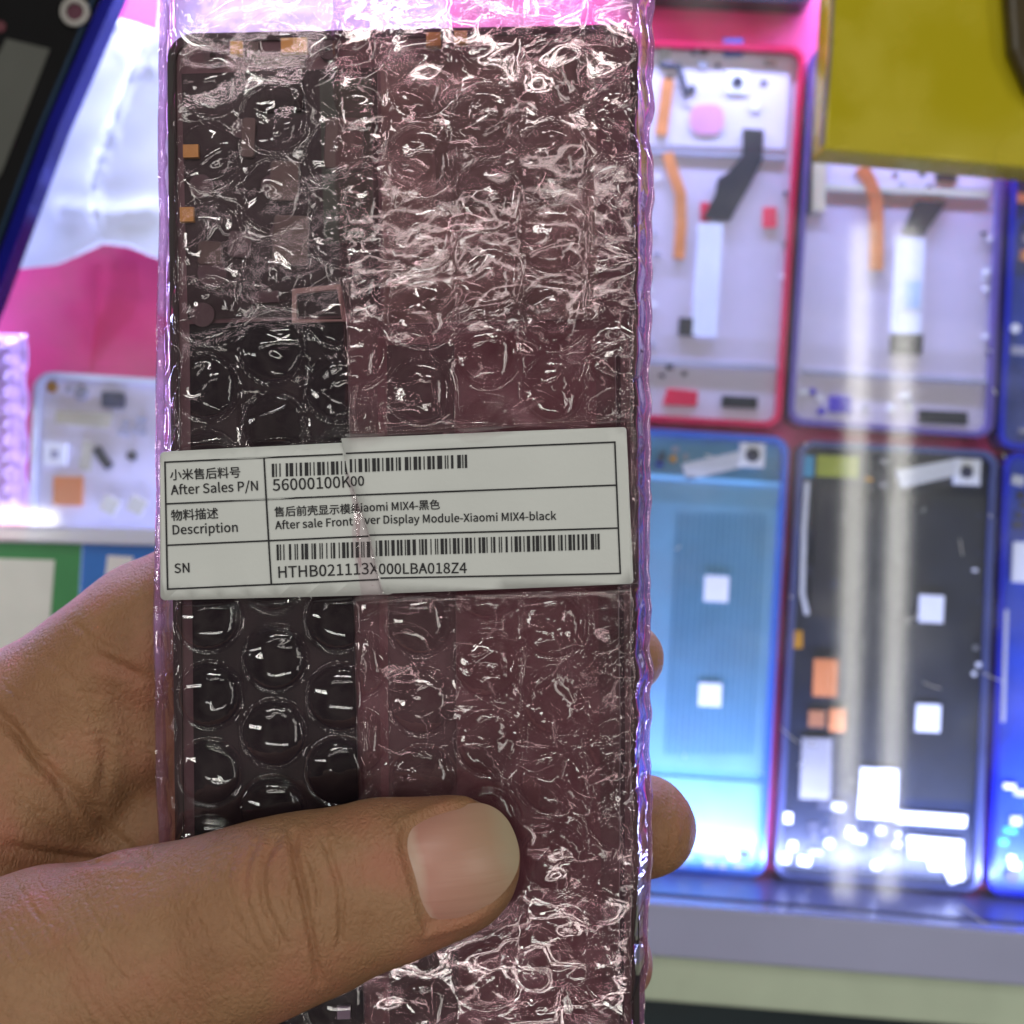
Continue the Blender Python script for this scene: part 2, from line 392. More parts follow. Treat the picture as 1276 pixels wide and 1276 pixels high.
# F: deep blue at the right edge, lower
Fp = phone('phone_frame', [(1252, 562), (1490, 578), (1470, 1134), (1232, 1118)], 'deep blue phone frame at the right edge, lower row', mdblu, mat('plate_blue_deep', S(40, 70, 180), .35, .3, .2, 50))
pt(Fp, 'sticker', quadpx(1262, 676, 1300, 726, .04), mwht, .0012)
pt(Fp, 'camera_hole', circ(1262, 1092, 9), mscr, .0014); pt(Fp, 'side_cable', strip([(1254, 760), (1250, 900)], 5), mslv, .0012)
bits(Fp, 1258, 580, 1290, 670, 6, [mscr, mslv, mwht], 31, 8, 18); bits(Fp, 1248, 980, 1290, 1080, 9, [mwht, mat('cyan_part', S(50, 150, 190), .5), mslv], 32, 8, 18)
# G, H: frames of the next row up, only their lower ends in view
G = phone('phone_frame', [(790, -470), (1032, -458), (1018, 4), (772, -8)], 'dark phone frame whose lower end shows above the lilac ones', mat('rim_dark', S(40, 45, 60), .3, .5), mblk2)
pt(G, 'speaker', quadpx(850, -24, 960, -12, .05), mgry, .0012)
# J: pale frame at the left
J = phone('phone_frame', [(42, 462), (290, 478), (282, 1010), (20, 990)], 'pale silver phone frame on the pink cloth left of the bag', mat('rim_silver', S(200, 205, 220), .3, .4), mlil2, rad=24)
pt(J, 'gold_pad', circ(64, 482, 7), mgold, .0012)
pt(J, 'camera_module', rr(quadpx(126, 488, 154, 508, .05), 4), mscr, .0020)
pt(J, 'camera_module', circ(100, 490, 8), mgryp, .0014)
pt(J, 'square_pad', quadpx(54, 552, 82, 580, .04), mwht, .0014)
pt(J, 'pad_hole', quadpx(63, 561, 73, 571, .04), mgryp, .0016)
pt(J, 'diagonal_cable', strip([(119, 558), (128, 572), (136, 582)], 11), mblk2, .0014)
pt(J, 'dark_button', circ(163, 568, 6), mblk2, .0014)
pt(J, 'orange_pad', quadpx(66, 594, 102, 630, .03), mora, .0012)
pt(J, 'grey_pad', quadpx(126, 620, 146, 640, .5), mat('putty', S(185, 180, 160), .6), .0011); pt(J, 'grey_pad', quadpx(160, 620, 180, 640, .5), mat('putty', S(185, 180, 160), .6), .0011)
pt(J, 'cover', [(70, 512), (140, 516), (136, 534), (68, 528)], mat('putty', S(185, 180, 160), .6), .0008)
pt(J, 'cover', [(104, 548), (116, 552), (112, 588), (98, 584)], mat('putty', S(185, 180, 160), .6), .0008)
bits(J, 78, 478, 118, 486, 2, [mscr, mgryp], 41, 5, 9); bits(J, 145, 520, 185, 550, 4, [mgryp, mlil], 42, 8, 18)

# white sheet of plastic lying on the cloth, left
def sheet():
    left = [(152, 22), (60, 60), (-60, 120), (-120, 240), (-60, 330), (20, 334)]
    outl = [(150, 24), (170, 30), (196, 40), (204, -60), (540, -60), (556, 20), (570, 160), (560, 330), (420, 350), (260, 345), (190, 320), (160, 308), (130, 305), (100, 318), (70, 330), (20, 335), (-80, 335), (-140, 200), (-100, 60), (0, 20)]
    b = bmesh.new(); vs = [b.verts.new(U(x, y, .0042)) for x, y in outl]; b.faces.new(vs)
    bmesh.ops.triangulate(b, faces=b.faces)
    for _ in range(5): bmesh.ops.subdivide_edges(b, edges=[e for e in b.edges if e.calc_length() > .004], cuts=1, use_grid_fill=True)
    k = WF * HC / PX
    fold = [(184, 50), (168, 88), (150, 140), (132, 190), (120, 230), (126, 286)]
    F = [U(x, y, .0042) for x, y in fold]
    fold2 = [U(150, 60, .004), U(168, 88, .004), U(190, 84, .004)]
    fold3 = [U(80, 262, .004), U(140, 268, .004), U(190, 262, .004)]
    def dseg(p, P):
        m = 9
        for i in range(len(P) - 1):
            a, c = P[i].xy, P[i + 1].xy; t = max(0, min(1, (p - a).dot(c - a) / (c - a).length_squared)); m = min(m, (p - a - (c - a) * t).length)
        return m
    for v in b.verts:
        p = v.co.xy
        d = dseg(p, F); v.co.z += .0016 * math.exp(-(d / .0012) ** 2) + .0008 * math.exp(-(d / .006) ** 2)
        v.co.z += .0010 * math.exp(-(dseg(p, fold2) / .0014) ** 2) + .0012 * math.exp(-(dseg(p, fold3) / .003) ** 2)
        v.co.z += .0005 * math.sin(p.x * 60 + p.y * 40) + .00008 * math.sin(p.y * 310 - p.x * 90)
    return b
sh_o = bm_obj('plastic_sheet', sheet(), mat('white_sheet', (.70, .71, .76), .35, 0, .04, 20), None, True)
sm = sh_o.modifiers.new('thickness', 'SOLIDIFY'); sm.thickness = .0003
tag(sh_o, 'creased white plastic sheet on the pink cloth at the upper left', 'plastic sheet')

# seam of the cloth
sea = slab('seam_fold', strip([(118, 330), (116, 380), (108, 462)], 7), -.0092, -.0075, mpink, pc)

# little lilac bubble parcel at the far left
def parcel():
    nx, ny = 90, 140
    b = []
    X, Y = np.meshgrid(np.linspace(-120, 32, nx), np.linspace(416, 640, ny))
    rs = np.random.RandomState(5); Z = np.zeros_like(X)
    for i in range(9):
        for j in range(12):
            cx = -118 + i * 19; cy_ = 420 + j * 20 + (i % 2) * 10; r = np.hypot(X - cx, Y - cy_) / 9
            Z += np.where(r < 1, np.sqrt(np.clip(1 - r * r, 0, 1)), 0) * (.0010 + .0006 * rs.rand())
    edge = np.clip(np.minimum(np.minimum(X + 120, 32 + 6 * np.sin(Y * .11) - X) / 14, np.minimum(Y - 416, 640 - Y) / 14), 0, 1)
    Z = .003 + (Z + .002) * edge
    k = WF * (HC - .004) / PX
    V = np.stack([(X - PX / 2) * k, (PX / 2 - Y) * k, Z], -1).reshape(-1, 3)
    i = np.arange(nx * ny).reshape(ny, nx)
    return mesh_np('bubble_parcel', V, np.stack([i[1:, :-1], i[1:, 1:], i[:-1, 1:], i[:-1, :-1]], -1).reshape(-1, 4))
pa = link('bubble_parcel', parcel(), mat('parcel_film', S(205, 165, 215), .15, 0, .08, 90))
pa.modifiers.new('thickness', 'SOLIDIFY').thickness = .0012
tag(pa, 'small lilac bubble wrap parcel cut off by the left edge', 'parcel')

# ------------------------------------------------------------------ on top of the glass
ZT = GLZ1
# acrylic sign: a bright clear bar along its top, green and blue card below (its code is left out)
sg = tag(empty('payment_sign', (*U(60, 740, ZT)[:2], ZT)), 'green and blue paper sign in an acrylic holder at the left, half behind the hand', 'sign')
mg = mat('sign_green', S(52, 140, 80), .45, 0, .05); mb = mat('sign_blue', S(30, 112, 205), .45, 0, .05)
slab('green_card', [(-140, 672), (102, 676), (92, 860), (-150, 850)], ZT + .0004, ZT + .0010, mg, sg)
slab('blue_card', [(103.5, 674), (330, 690), (320, 880), (93.5, 862)], ZT + .0004, ZT + .0010, mb, sg)
slab('white_panel', [(-120, 692), (68, 698), (56, 850), (-130, 842)], ZT + .0010, ZT + .0014, mat('sign_white', (.72, .76, .74), .4, 0, .05), sg)
slab('white_tab', [(134, 692), (166, 694), (162, 730), (130, 728)], ZT + .0010, ZT + .0014, mwht, sg)
def clear_bar():
    m = bpy.data.materials.new('acrylic'); m.use_nodes = True; p = m.node_tree.nodes['Principled BSDF']
    p.inputs['Base Color'].default_value = (.86, .90, .97, 1); p.inputs['Roughness'].default_value = .12
    p.inputs['Transmission Weight'].default_value = .35; p.inputs['IOR'].default_value = 1.45
    return m
slab('acrylic_edge', [(-140, 652), (330, 662), (330, 684), (-140, 672)], ZT + .0004, ZT + .0050, clear_bar(), sg, .0012)

# dark phone frame with the blue edge, upper left, lying on the glass
def gadget():
    z = ZT + .0005
    r = tag(empty('dark_phone_frame', (*U(20, 120, z)[:2], z)), 'black phone frame with a deep blue edge at the upper left corner', 'phone frame')
    e = [(152, -30), (76, 150), (-4, 372), (-60, 500)]
    slab('body', [(120, -60), (136, -30), (60, 150), (-20, 360), (-80, 500), (-300, 400), (-200, -100)], z, z + .0070, mat('gadget_black', (.004, .004, .005), .6, 0, .2, spec=.12), r, .0006)
    slab('blue_edge', strip([(150, -44), (139, -12), (66, 156), (-13, 370), (-66, 500)], 15), z, z + .0085, mat('gadget_blue', S(14, 18, 140), .22, .6, .1), r, .001)
    slab('inner_edge', strip([(120, -14), (100, 40), (48, 162), (-26, 360)], 4), z + .0070, z + .0078, mat('gadget_teal', S(18, 50, 80), .3, .4), r)
    slab('inner_edge', strip([(102, 60), (56, 170)], 3), z + .0070, z + .0076, mat('gadget_teal', S(18, 50, 80), .3, .4), r)
    slab('grey_label', [(8, 48), (62, 61), (2, 214), (-70, 330), (-120, 300)], z + .0070, z + .0074, mat('gadget_grey', S(84, 86, 82), .6, 0, .06, spec=.2), r)
    o = circ(93, 14, 18, 28); i = circ(93, 14, 11.5, 28)
    zz = z + .0070
    bm_obj('camera_ring', ring_bm(o, i, zz, zz + .0016), mat('ring_metal', S(170, 168, 165), .3, .8), r)
    slab('lens', circ(93, 15, 11, 24), zz, zz + .0006, mat('lens_dark', S(96, 60, 74), .15), r)
    slab('red_mark', circ(0, 33, 7), zz, zz + .0004, mat('mark_red', S(90, 30, 45), .5), r)
gadget()

# yellow packet at the upper right, lying on the glass, with something dark on it
def packet():
    z = ZT + .0005
    r = tag(empty('yellow_packet', (*U(1160, 90, z)[:2], z)), 'shiny mustard yellow packet with a smudged face at the upper right', 'packet')
    nx, ny = 90, 70
    U_, V_ = np.meshgrid(np.linspace(0, 1, nx), np.linspace(0, 1, ny))
    TL, TR, BR, BL = (1044, -190), (1420, -190), (1420, 222), (1026, 186)
    Xp = (TL[0] * (1 - U_) + TR[0] * U_) * (1 - V_) + (BL[0] * (1 - U_) + BR[0] * U_) * V_
    Yp = (TL[1] * (1 - U_) + TR[1] * U_) * (1 - V_) + (BL[1] * (1 - U_) + BR[1] * U_) * V_
    zt = z + .012
    Z = zt + .0007 * np.exp(-(((U_ - .45) / .3) ** 2 + ((V_ - .85) / .14) ** 2)) + .00010 * np.sin(Xp * .03 + Yp * .05) * V_
    k = WF * (HC - zt) / PX
    top = np.stack([(Xp - PX / 2) * k, (PX / 2 - Yp) * k, Z], -1)
    i = np.arange(nx * ny).reshape(ny, nx)
    Vv = [top.reshape(-1, 3)]; Ff = [np.stack([i[1:, :-1], i[1:, 1:], i[:-1, 1:], i[:-1, :-1]], -1).reshape(-1, 4)]
    ring = np.concatenate([i[-1, :], i[::-1, -1][1:], i[0, ::-1][1:], i[:, 0][1:-1]])
    low = Vv[0][ring].copy(); ce = low.mean(0); low[:, 2] = z; low[:, :2] = ce[:2] + (low[:, :2] - ce[:2]) * 1.012
    n0 = nx * ny; Vv.append(low); m = len(ring)
    Ff.append(np.array([[ring[a], n0 + a, n0 + (a + 1) % m, ring[(a + 1) % m]] for a in range(m)]))
    me = mesh_np('pouch', np.concatenate(Vv), np.concatenate(Ff))
    mt = mat('mustard_foil', S(188, 174, 20), .34, .15, .03, 14, .015, 120)
    n = mt.node_tree; p = n.nodes['Principled BSDF']
    q = n.nodes.new('ShaderNodeTexNoise'); q.inputs['Scale'].default_value = 38; q.inputs['Detail'].default_value = 3
    mr = n.nodes.new('ShaderNodeMapRange'); mr.inputs[1].default_value = .4; mr.inputs[2].default_value = .65; mr.inputs[3].default_value = .2; mr.inputs[4].default_value = .36
    n.links.new(n.nodes['Texture Coordinate'].outputs['Object'], q.inputs['Vector']); n.links.new(q.outputs['Fac'], mr.inputs[0]); n.links.new(mr.outputs[0], p.inputs['Roughness'])
    o = link('pouch', me, mt, r)
    o.modifiers.new('edges', 'BEVEL').limit_method = 'ANGLE'; o.modifiers['edges'].width = .0008; o.modifiers['edges'].segments = 2
    slab('side_seam', strip([(1041, -60), (1035, 60), (1026, 180)], 4), zt - .002, zt + .0003, mat('seam_dark', S(110, 95, 90), .5), r)
    d = slab('dark_strap', [(1252, -80), (1330, -80), (1330, 140), (1284, 110), (1262, 60)], zt + .0012, zt + .006, mat('strap_brown', S(58, 46, 14), .35, 0, .2), None, .002)
    tag(d, 'dark brown strip lying on the yellow packet in the corner', 'strip')
packet()

# ================================================================== the hand
def kz(z): return WF * (HC - z) / PX
def capsule_chain(P, chain, fz=1.0):
    d = None
    for (a, b) in zip(chain[:-1], chain[1:]):
        A = np.array(U(a[0], a[1], a[2])); B = np.array(U(b[0], b[1], b[2]))
        ra, rb = a[3] * kz(a[2]), b[3] * kz(b[2])
        sc_ = np.array([1, 1, fz])
        BA = (B - A) * sc_; l2 = BA @ BA
        q = (P - A.astype(np.float32)) * sc_.astype(np.float32)
        t = np.clip((q @ BA.astype(np.float32)) / l2, 0, 1)
        e = np.sqrt(((q - t[..., None] * BA.astype(np.float32)) ** 2).sum(-1)) - (ra + (rb - ra) * t)
        d = e if d is None else smin(d, e, .003)
    return d
def smin(a, b, k):
    h = np.clip(.5 + .5 * (b - a) / k, 0, 1)
    return b * (1 - h) + a * h - k * h * (1 - h)
def surface_nets(Fv, org, h):
    nx, ny, nz = Fv.shape; s = Fv < 0
    cs = np.zeros((nx - 1, ny - 1, nz - 1), np.int8)
    for dx in (0, 1):
        for dy in (0, 1):
            for dz in (0, 1): cs += s[dx:nx - 1 + dx, dy:ny - 1 + dy, dz:nz - 1 + dz]
    act = np.argwhere((cs > 0) & (cs < 8)); idx = -np.ones(cs.shape, np.int64); idx[tuple(act.T)] = np.arange(len(act))
    acc = np.zeros((len(act), 3)); cnt = np.zeros(len(act))
    cor = [(x, y, z) for x in (0, 1) for y in (0, 1) for z in (0, 1)]
    for i, a in enumerate(cor):
        for b in cor[i + 1:]:
            if sum(abs(p - q) for p, q in zip(a, b)) != 1: continue
            fa = Fv[tuple((act + a).T)]; fb = Fv[tuple((act + b).T)]
            m = (fa < 0) != (fb < 0); t = np.where(m, fa / np.where(m, fa - fb, 1), 0)
            p = np.array(a) + t[:, None] * (np.array(b) - np.array(a))
            acc += np.where(m[:, None], p, 0); cnt += m
    V = (act + acc / cnt[:, None]) * h + org
    Fs = []
    for ax in range(3):
        sl0 = [slice(1, n - 1) for n in Fv.shape]; sl1 = list(sl0)
        sl0[ax] = slice(0, Fv.shape[ax] - 1); sl1[ax] = slice(1, Fv.shape[ax])
        cross = s[tuple(sl0)] != s[tuple(sl1)]
        e = np.argwhere(cross); off = np.array([1, 1, 1]); off[ax] = 0; e = e + off
        ins = s[tuple(e.T)]
        u, v = [(1, 2), (2, 0), (0, 1)][ax]
        q = []
        for du, dv in ((-1, -1), (0, -1), (0, 0), (-1, 0)):
            c = e.copy(); c[:, u] += du; c[:, v] += dv; q.append(idx[tuple(c.T)])
        q = np.stack(q, 1); q[~ins] = q[~ins][:, ::-1]
        Fs.append(q)
    Fq = np.concatenate(Fs); Fq = Fq[(Fq >= 0).all(1)]
    return V, Fq

THUMB = [(-110, 1330, .218, 190), (60, 1246, .2255, 160), (190, 1197, .2275, 136), (300, 1156, .2290, 119), (372, 1131, .2292, 113), (470, 1100, .2283, 100), (545, 1083, .2272, 86), (573, 1075, .2268, 77)]
PALM = [(-190, 1240, .186, 210), (-60, 1080, .187, 190), (30, 985, .1885, 128)]
WEB = [(-120, 1180, .205, 150), (-40, 1060, .199, 110), (60, 985, .195, 75)]
INDEX = [(-60, 985, .186, 120), (50, 912, .189, 108), (190, 800, .1895, 98), (330, 705, .190, 84), (600, 742, .193, 66), (765, 812, .1985, 48), (789, 822, .200, 39)]
SIDE = [(60, 985, .1900, 90), (150, 930, .1930, 62), (260, 900, .1900, 60)]
MIDDLE = [(20, 1060, .184, 108), (350, 1010, .186, 86), (600, 1018, .191, 70), (786, 1030, .1985, 61), (806, 1031, .1995, 61)]
RING = [(-30, 1170, .182, 108), (380, 1185, .186, 82), (640, 1190, .191, 64), (760, 1196, .197, 54)]
LITTLE = [(-80, 1290, .182, 100), (300, 1350, .186, 72), (560, 1370, .191, 54), (660, 1372, .195, 46)]
WRIST = [(-190, 1330, .190, 220), (-420, 1560, .185, 200)]

def build_hand():
    h = .00105
    lo = np.array([-.172, -.150, .150]); hi = np.array([.048, .052, .256])
    n = np.ceil((hi - lo) / h).astype(int)
    g = [lo[i] + np.arange(n[i]) * h for i in range(3)]
    P = np.stack(np.meshgrid(*g, indexing='ij'), -1).astype(np.float32)
    D = capsule_chain(P, PALM)
    D = smin(D, capsule_chain(P, WRIST), .012)
    D = smin(D, capsule_chain(P, INDEX), .006)
    D = smin(D, capsule_chain(P, MIDDLE), .005)
    D = smin(D, capsule_chain(P, RING), .004)
    D = smin(D, capsule_chain(P, LITTLE), .004)
    D = smin(D, capsule_chain(P, SIDE), .005)
    D = smin(D, capsule_chain(P, WEB), .008)
    D = smin(D, capsule_chain(P, THUMB, 1.22), .0045)
    # keep the fingers behind the bag and the thumb in front of it
    V, F = surface_nets(D, lo, h)
    me = mesh_np('hand_cage', V, F)
    o = bpy.data.objects.new('hand_cage', me); C.objects.link(o)
    a = o.modifiers.new('s', 'SMOOTH'); a.iterations = 6; a.factor = .5
    a = o.modifiers.new('d', 'SUBSURF'); a.levels = 2; a.render_levels = 2
    dg = bpy.context.evaluated_depsgraph_get()
    fin = bpy.data.meshes.new_from_object(o.evaluated_get(dg))
    bpy.data.objects.remove(o); bpy.data.meshes.remove(me)
    fin.name = 'hand'
    return fin
hand_me = build_hand()

NAIL = [(500, 1033), (521, 1020), (563, 1006), (601, 1001), (629, 1017), (645, 1050), (645, 1083), (624, 1116), (582, 1144), (540, 1156), (526, 1154), (507, 1092), (497, 1055)]
def catmull(P, n=8, closed=False):
    P = [np.array(p, float) for p in P]; out = []; N = len(P)
    for i in range(N if closed else N - 1):
        p0 = P[(i - 1) % N] if closed or i > 0 else P[i]; p1 = P[i]; p2 = P[(i + 1) % N]; p3 = P[(i + 2) % N] if closed or i + 2 < N else P[-1]
        for k in range(n):
            t = k / n
            out.append(.5 * ((2 * p1) + (-p0 + p2) * t + (2 * p0 - 5 * p1 + 4 * p2 - p3) * t * t + (-p0 + 3 * p1 - 3 * p2 + p3) * t ** 3))
    if not closed: out.append(P[-1])
    return np.array(out)
def dpoly(Q, P, closed=False):
    m = np.full(len(Q), 1e9); N = len(P)
    for i in range(N if closed else N - 1):
        a = P[i]; b = P[(i + 1) % N]; d = b - a; t = np.clip(((Q - a) @ d) / max(d @ d, 1e-9), 0, 1)
        m = np.minimum(m, np.hypot(*(Q - a - t[:, None] * d).T))
    return m
def inside(Q, P):
    c = np.zeros(len(Q), bool); N = len(P)
    for i in range(N):
        a = P[i]; b = P[(i + 1) % N]
        if a[1] == b[1]: continue
        c ^= ((a[1] > Q[:, 1]) != (b[1] > Q[:, 1])) & (Q[:, 0] < (b[0] - a[0]) * (Q[:, 1] - a[1]) / (b[1] - a[1]) + a[0])
    return c
CREASES = [  # path, depth (mm), half width (photo units)
    ([(343, 1046), (328, 1082), (329, 1122), (342, 1152), (356, 1180)], .42, 4.5),
    ([(366, 1040), (369, 1078), (378, 1112), (386, 1155), (398, 1222)], .55, 4.5),
    ([(402, 1042), (416, 1082), (425, 1122), (424, 1180)], .38, 4.0),
    ([(372, 1082), (358, 1100), (356, 1125), (366, 1150)], .22, 3.2),
    ([(384, 1066), (394, 1092), (396, 1124), (390, 1146)], .20, 3.2),
    ([(318, 1052), (306, 1090), (308, 1130), (330, 1180)], .20, 3.5),
    ([(292, 1062), (284, 1092), (290, 1130), (306, 1162)], .15, 3.2),
    ([(270, 1060), (264, 1090), (268, 1122)], .11, 3.0),
    ([(442, 1050), (450, 1090), (452, 1130)], .10, 3.2),
    ([(846, 992), (852, 1030), (846, 1066)], .12, 4), ([(832, 984), (838, 1030), (832, 1074)], .16, 4),
    # hollow between thumb and palm, and the lines of the palm
    ([(-30, 860), (14, 908), (40, 938), (70, 966), (104, 1000), (140, 1040), (176, 1068)], .6, 7.5),
    ([(112, 812), (140, 826), (166, 840), (190, 852)], .6, 8),
    ([(14, 900), (40, 940), (54, 962)], .5, 5),
    ([(0, 1052), (60, 1064), (120, 1072), (178, 1070)], .45, 6),
    ([(52, 940), (76, 985), (96, 1030)], .28, 5),
    ([(4, 985), (44, 1012), (80, 1050)], .25, 5),
    ([(126, 900), (130, 950), (122, 1000)], .5, 8),
    ([(60, 820), (92, 850), (120, 905)], .16, 5), ([(90, 775), (122, 800), (160, 815)], .14, 4),
]
rs_ = np.random.RandomState(11)
for k in range(34):                                  # fine lines across the thumb's base
    x = rs_.uniform(-10, 300); y = rs_.uniform(1085, 1260)
    CREASES.append(([(x, y), (x + rs_.uniform(6, 16), y + rs_.uniform(14, 30)), (x + rs_.uniform(22, 44), y + rs_.uniform(38, 66))], rs_.uniform(.05, .12), 2.6))
for k in range(26):
    x = rs_.uniform(-10, 150); y = rs_.uniform(840, 1040)
    CREASES.append(([(x, y), (x + rs_.uniform(12, 26), y + rs_.uniform(-6, 20)), (x + rs_.uniform(30, 55), y + rs_.uniform(-4, 42))], rs_.uniform(.05, .11), 2.6))
def detail_hand(me):
    n = len(me.vertices); V = np.empty(n * 3, np.float32); me.vertices.foreach_get('co', V); V = V.reshape(-1, 3).astype(float)
    N = np.empty(n * 3, np.float32); me.vertices.foreach_get('normal', N); N = N.reshape(-1, 3).astype(float)
    k = WF * (HC - V[:, 2]) / PX
    Q = np.stack([V[:, 0] / k + PX / 2, PX / 2 - V[:, 1] / k], 1)
    front = (N[:, 2] > .02) & (V[:, 2] > .19)
    d = np.zeros(n)
    for path, dep, wd in CREASES:
        P = catmull(path, 6)
        lo = P.min(0) - wd * 5; hi = P.max(0) + wd * 5
        i = np.where(front & (Q > lo).all(1) & (Q < hi).all(1))[0]
        if not len(i): continue
        m = dpoly(Q[i], P); e0 = np.hypot(*(Q[i] - P[0]).T); e1 = np.hypot(*(Q[i] - P[-1]).T)
        fade = np.clip(np.minimum(e0, e1) / (wd * 4) + .15, 0, 1)
        d[i] += 1.3 * dep * .001 * fade * (-np.exp(-(m / wd) ** 2) + .30 * np.exp(-((m - wd * 2.2) / (wd * 1.3)) ** 2))
    # nail bed
    P = catmull(NAIL, 6, True); i = np.where(front & (V[:, 2] > .219) & (Q[:, 0] > 470) & (Q[:, 0] < 670) & (Q[:, 1] > 980) & (Q[:, 1] < 1180))[0]
    m = dpoly(Q[i], P, True); ins = inside(Q[i], P)
    side = np.clip((640 - Q[i, 0]) / 60, 0, 1)
    d[i] += np.where(ins, -.00045 * np.clip(m / 6, 0, 1), .00045 * side * np.exp(-((m - 5) / 7) ** 2) - .0001 * np.exp(-(m / 2.5) ** 2))
    # the knuckle's fold and the ball of the palm: soft unevenness
    d += .0002 * np.sin(Q[:, 0] * .05 + Q[:, 1] * .03) * np.sin(Q[:, 1] * .045 - Q[:, 0] * .02)
    V += N * d[:, None]
    me.vertices.foreach_set('co', V.astype(np.float32).ravel()); me.update()
    me.polygons.foreach_set('use_smooth', np.ones(len(me.polygons), bool))
detail_hand(hand_me)

def skin_mat():
    m = bpy.data.materials.new('skin'); m.use_nodes = True; n = m.node_tree; L = n.links.new; p = n.nodes['Principled BSDF']
    tc = n.nodes.new('ShaderNodeTexCoord')
    a = n.nodes.new('ShaderNodeTexNoise'); a.inputs['Scale'].default_value = 48; a.inputs['Detail'].default_value = 5; a.inputs['Roughness'].default_value = .6
    r = n.nodes.new('ShaderNodeValToRGB'); e = r.color_ramp.elements
    e[0].position = .30; e[0].color = (.315, .152, .077, 1); e[1].position = .70; e[1].color = (.42, .236, .130, 1)
    x = e.new(.5); x.color = (.375, .198, .102, 1)
    L(tc.outputs['Object'], a.inputs['Vector']); L(a.outputs['Fac'], r.inputs['Fac'])
    f = n.nodes.new('ShaderNodeTexNoise'); f.inputs['Scale'].default_value = 900; f.inputs['Detail'].default_value = 3
    mx = n.nodes.new('ShaderNodeMixRGB'); mx.blend_type = 'MULTIPLY'; mx.inputs[0].default_value = .22
    L(tc.outputs['Object'], f.inputs['Vector']); L(r.outputs['Color'], mx.inputs[1]); L(f.outputs['Fac'], mx.inputs[2]); 
    rd = n.nodes.new('ShaderNodeTexNoise'); rd.inputs['Scale'].default_value = 75; rd.inputs['Detail'].default_value = 4
    rr_ = n.nodes.new('ShaderNodeMapRange'); rr_.inputs[1].default_value = .48; rr_.inputs[2].default_value = .72; rr_.inputs[4].default_value = .75
    mr = n.nodes.new('ShaderNodeMixRGB'); mr.inputs[2].default_value = (.42, .165, .105, 1)
    L(tc.outputs['Object'], rd.inputs['Vector']); L(rd.outputs['Fac'], rr_.inputs[0]); L(rr_.outputs[0], mr.inputs[0]); L(mx.outputs[0], mr.inputs[1])
    L(mr.outputs[0], p.inputs['Base Color'])

    p.inputs['Roughness'].default_value = .52; p.inputs['Specular IOR Level'].default_value = .35
    p.inputs['Subsurface Weight'].default_value = .14; p.inputs['Subsurface Radius'].default_value = (1, .38, .2); p.inputs['Subsurface Scale'].default_value = .0022
    # skin relief: fine cells stretched along the finger, and pores
    mp = n.nodes.new('ShaderNodeMapping'); mp.inputs['Rotation'].default_value = (0, 0, R(-15)); mp.inputs['Scale'].default_value = (1.0, .55, 1)
    v = n.nodes.new('ShaderNodeTexVoronoi'); v.feature = 'DISTANCE_TO_EDGE'; v.inputs['Scale'].default_value = 1050
    v2 = n.nodes.new('ShaderNodeTexNoise'); v2.inputs['Scale'].default_value = 2400; v2.inputs['Detail'].default_value = 2
    ad = n.nodes.new('ShaderNodeMath'); ad.operation = 'MULTIPLY_ADD'; ad.inputs[1].default_value = .6
    b = n.nodes.new('ShaderNodeBump'); b.inputs['Strength'].default_value = .72; b.inputs['Distance'].default_value = .0004
    wn = n.nodes.new('ShaderNodeTexNoise'); wn.inputs['Scale'].default_value = 400; wa = n.nodes.new('ShaderNodeVectorMath'); wa.operation = 'MULTIPLY_ADD'; wa.inputs[1].default_value = (.0016, .0016, .0016)
    L(tc.outputs['Object'], wn.inputs['Vector']); L(wn.outputs['Color'], wa.inputs[0]); L(tc.outputs['Object'], wa.inputs[2])
    L(wa.outputs[0], mp.inputs[0]); L(mp.outputs[0], v.inputs['Vector']); L(tc.outputs['Object'], v2.inputs['Vector'])
    L(v2.outputs['Fac'], ad.inputs[0]); L(v.outputs['Distance'], ad.inputs[2]); L(ad.outputs[0], b.inputs['Height']); L(b.outputs[0], p.inputs['Normal'])
    return m
hand = link('hand', hand_me, skin_mat())
tag(hand, 'left hand gripping the bubble wrap bag, thumb across its front, two fingertips showing behind', 'hand')

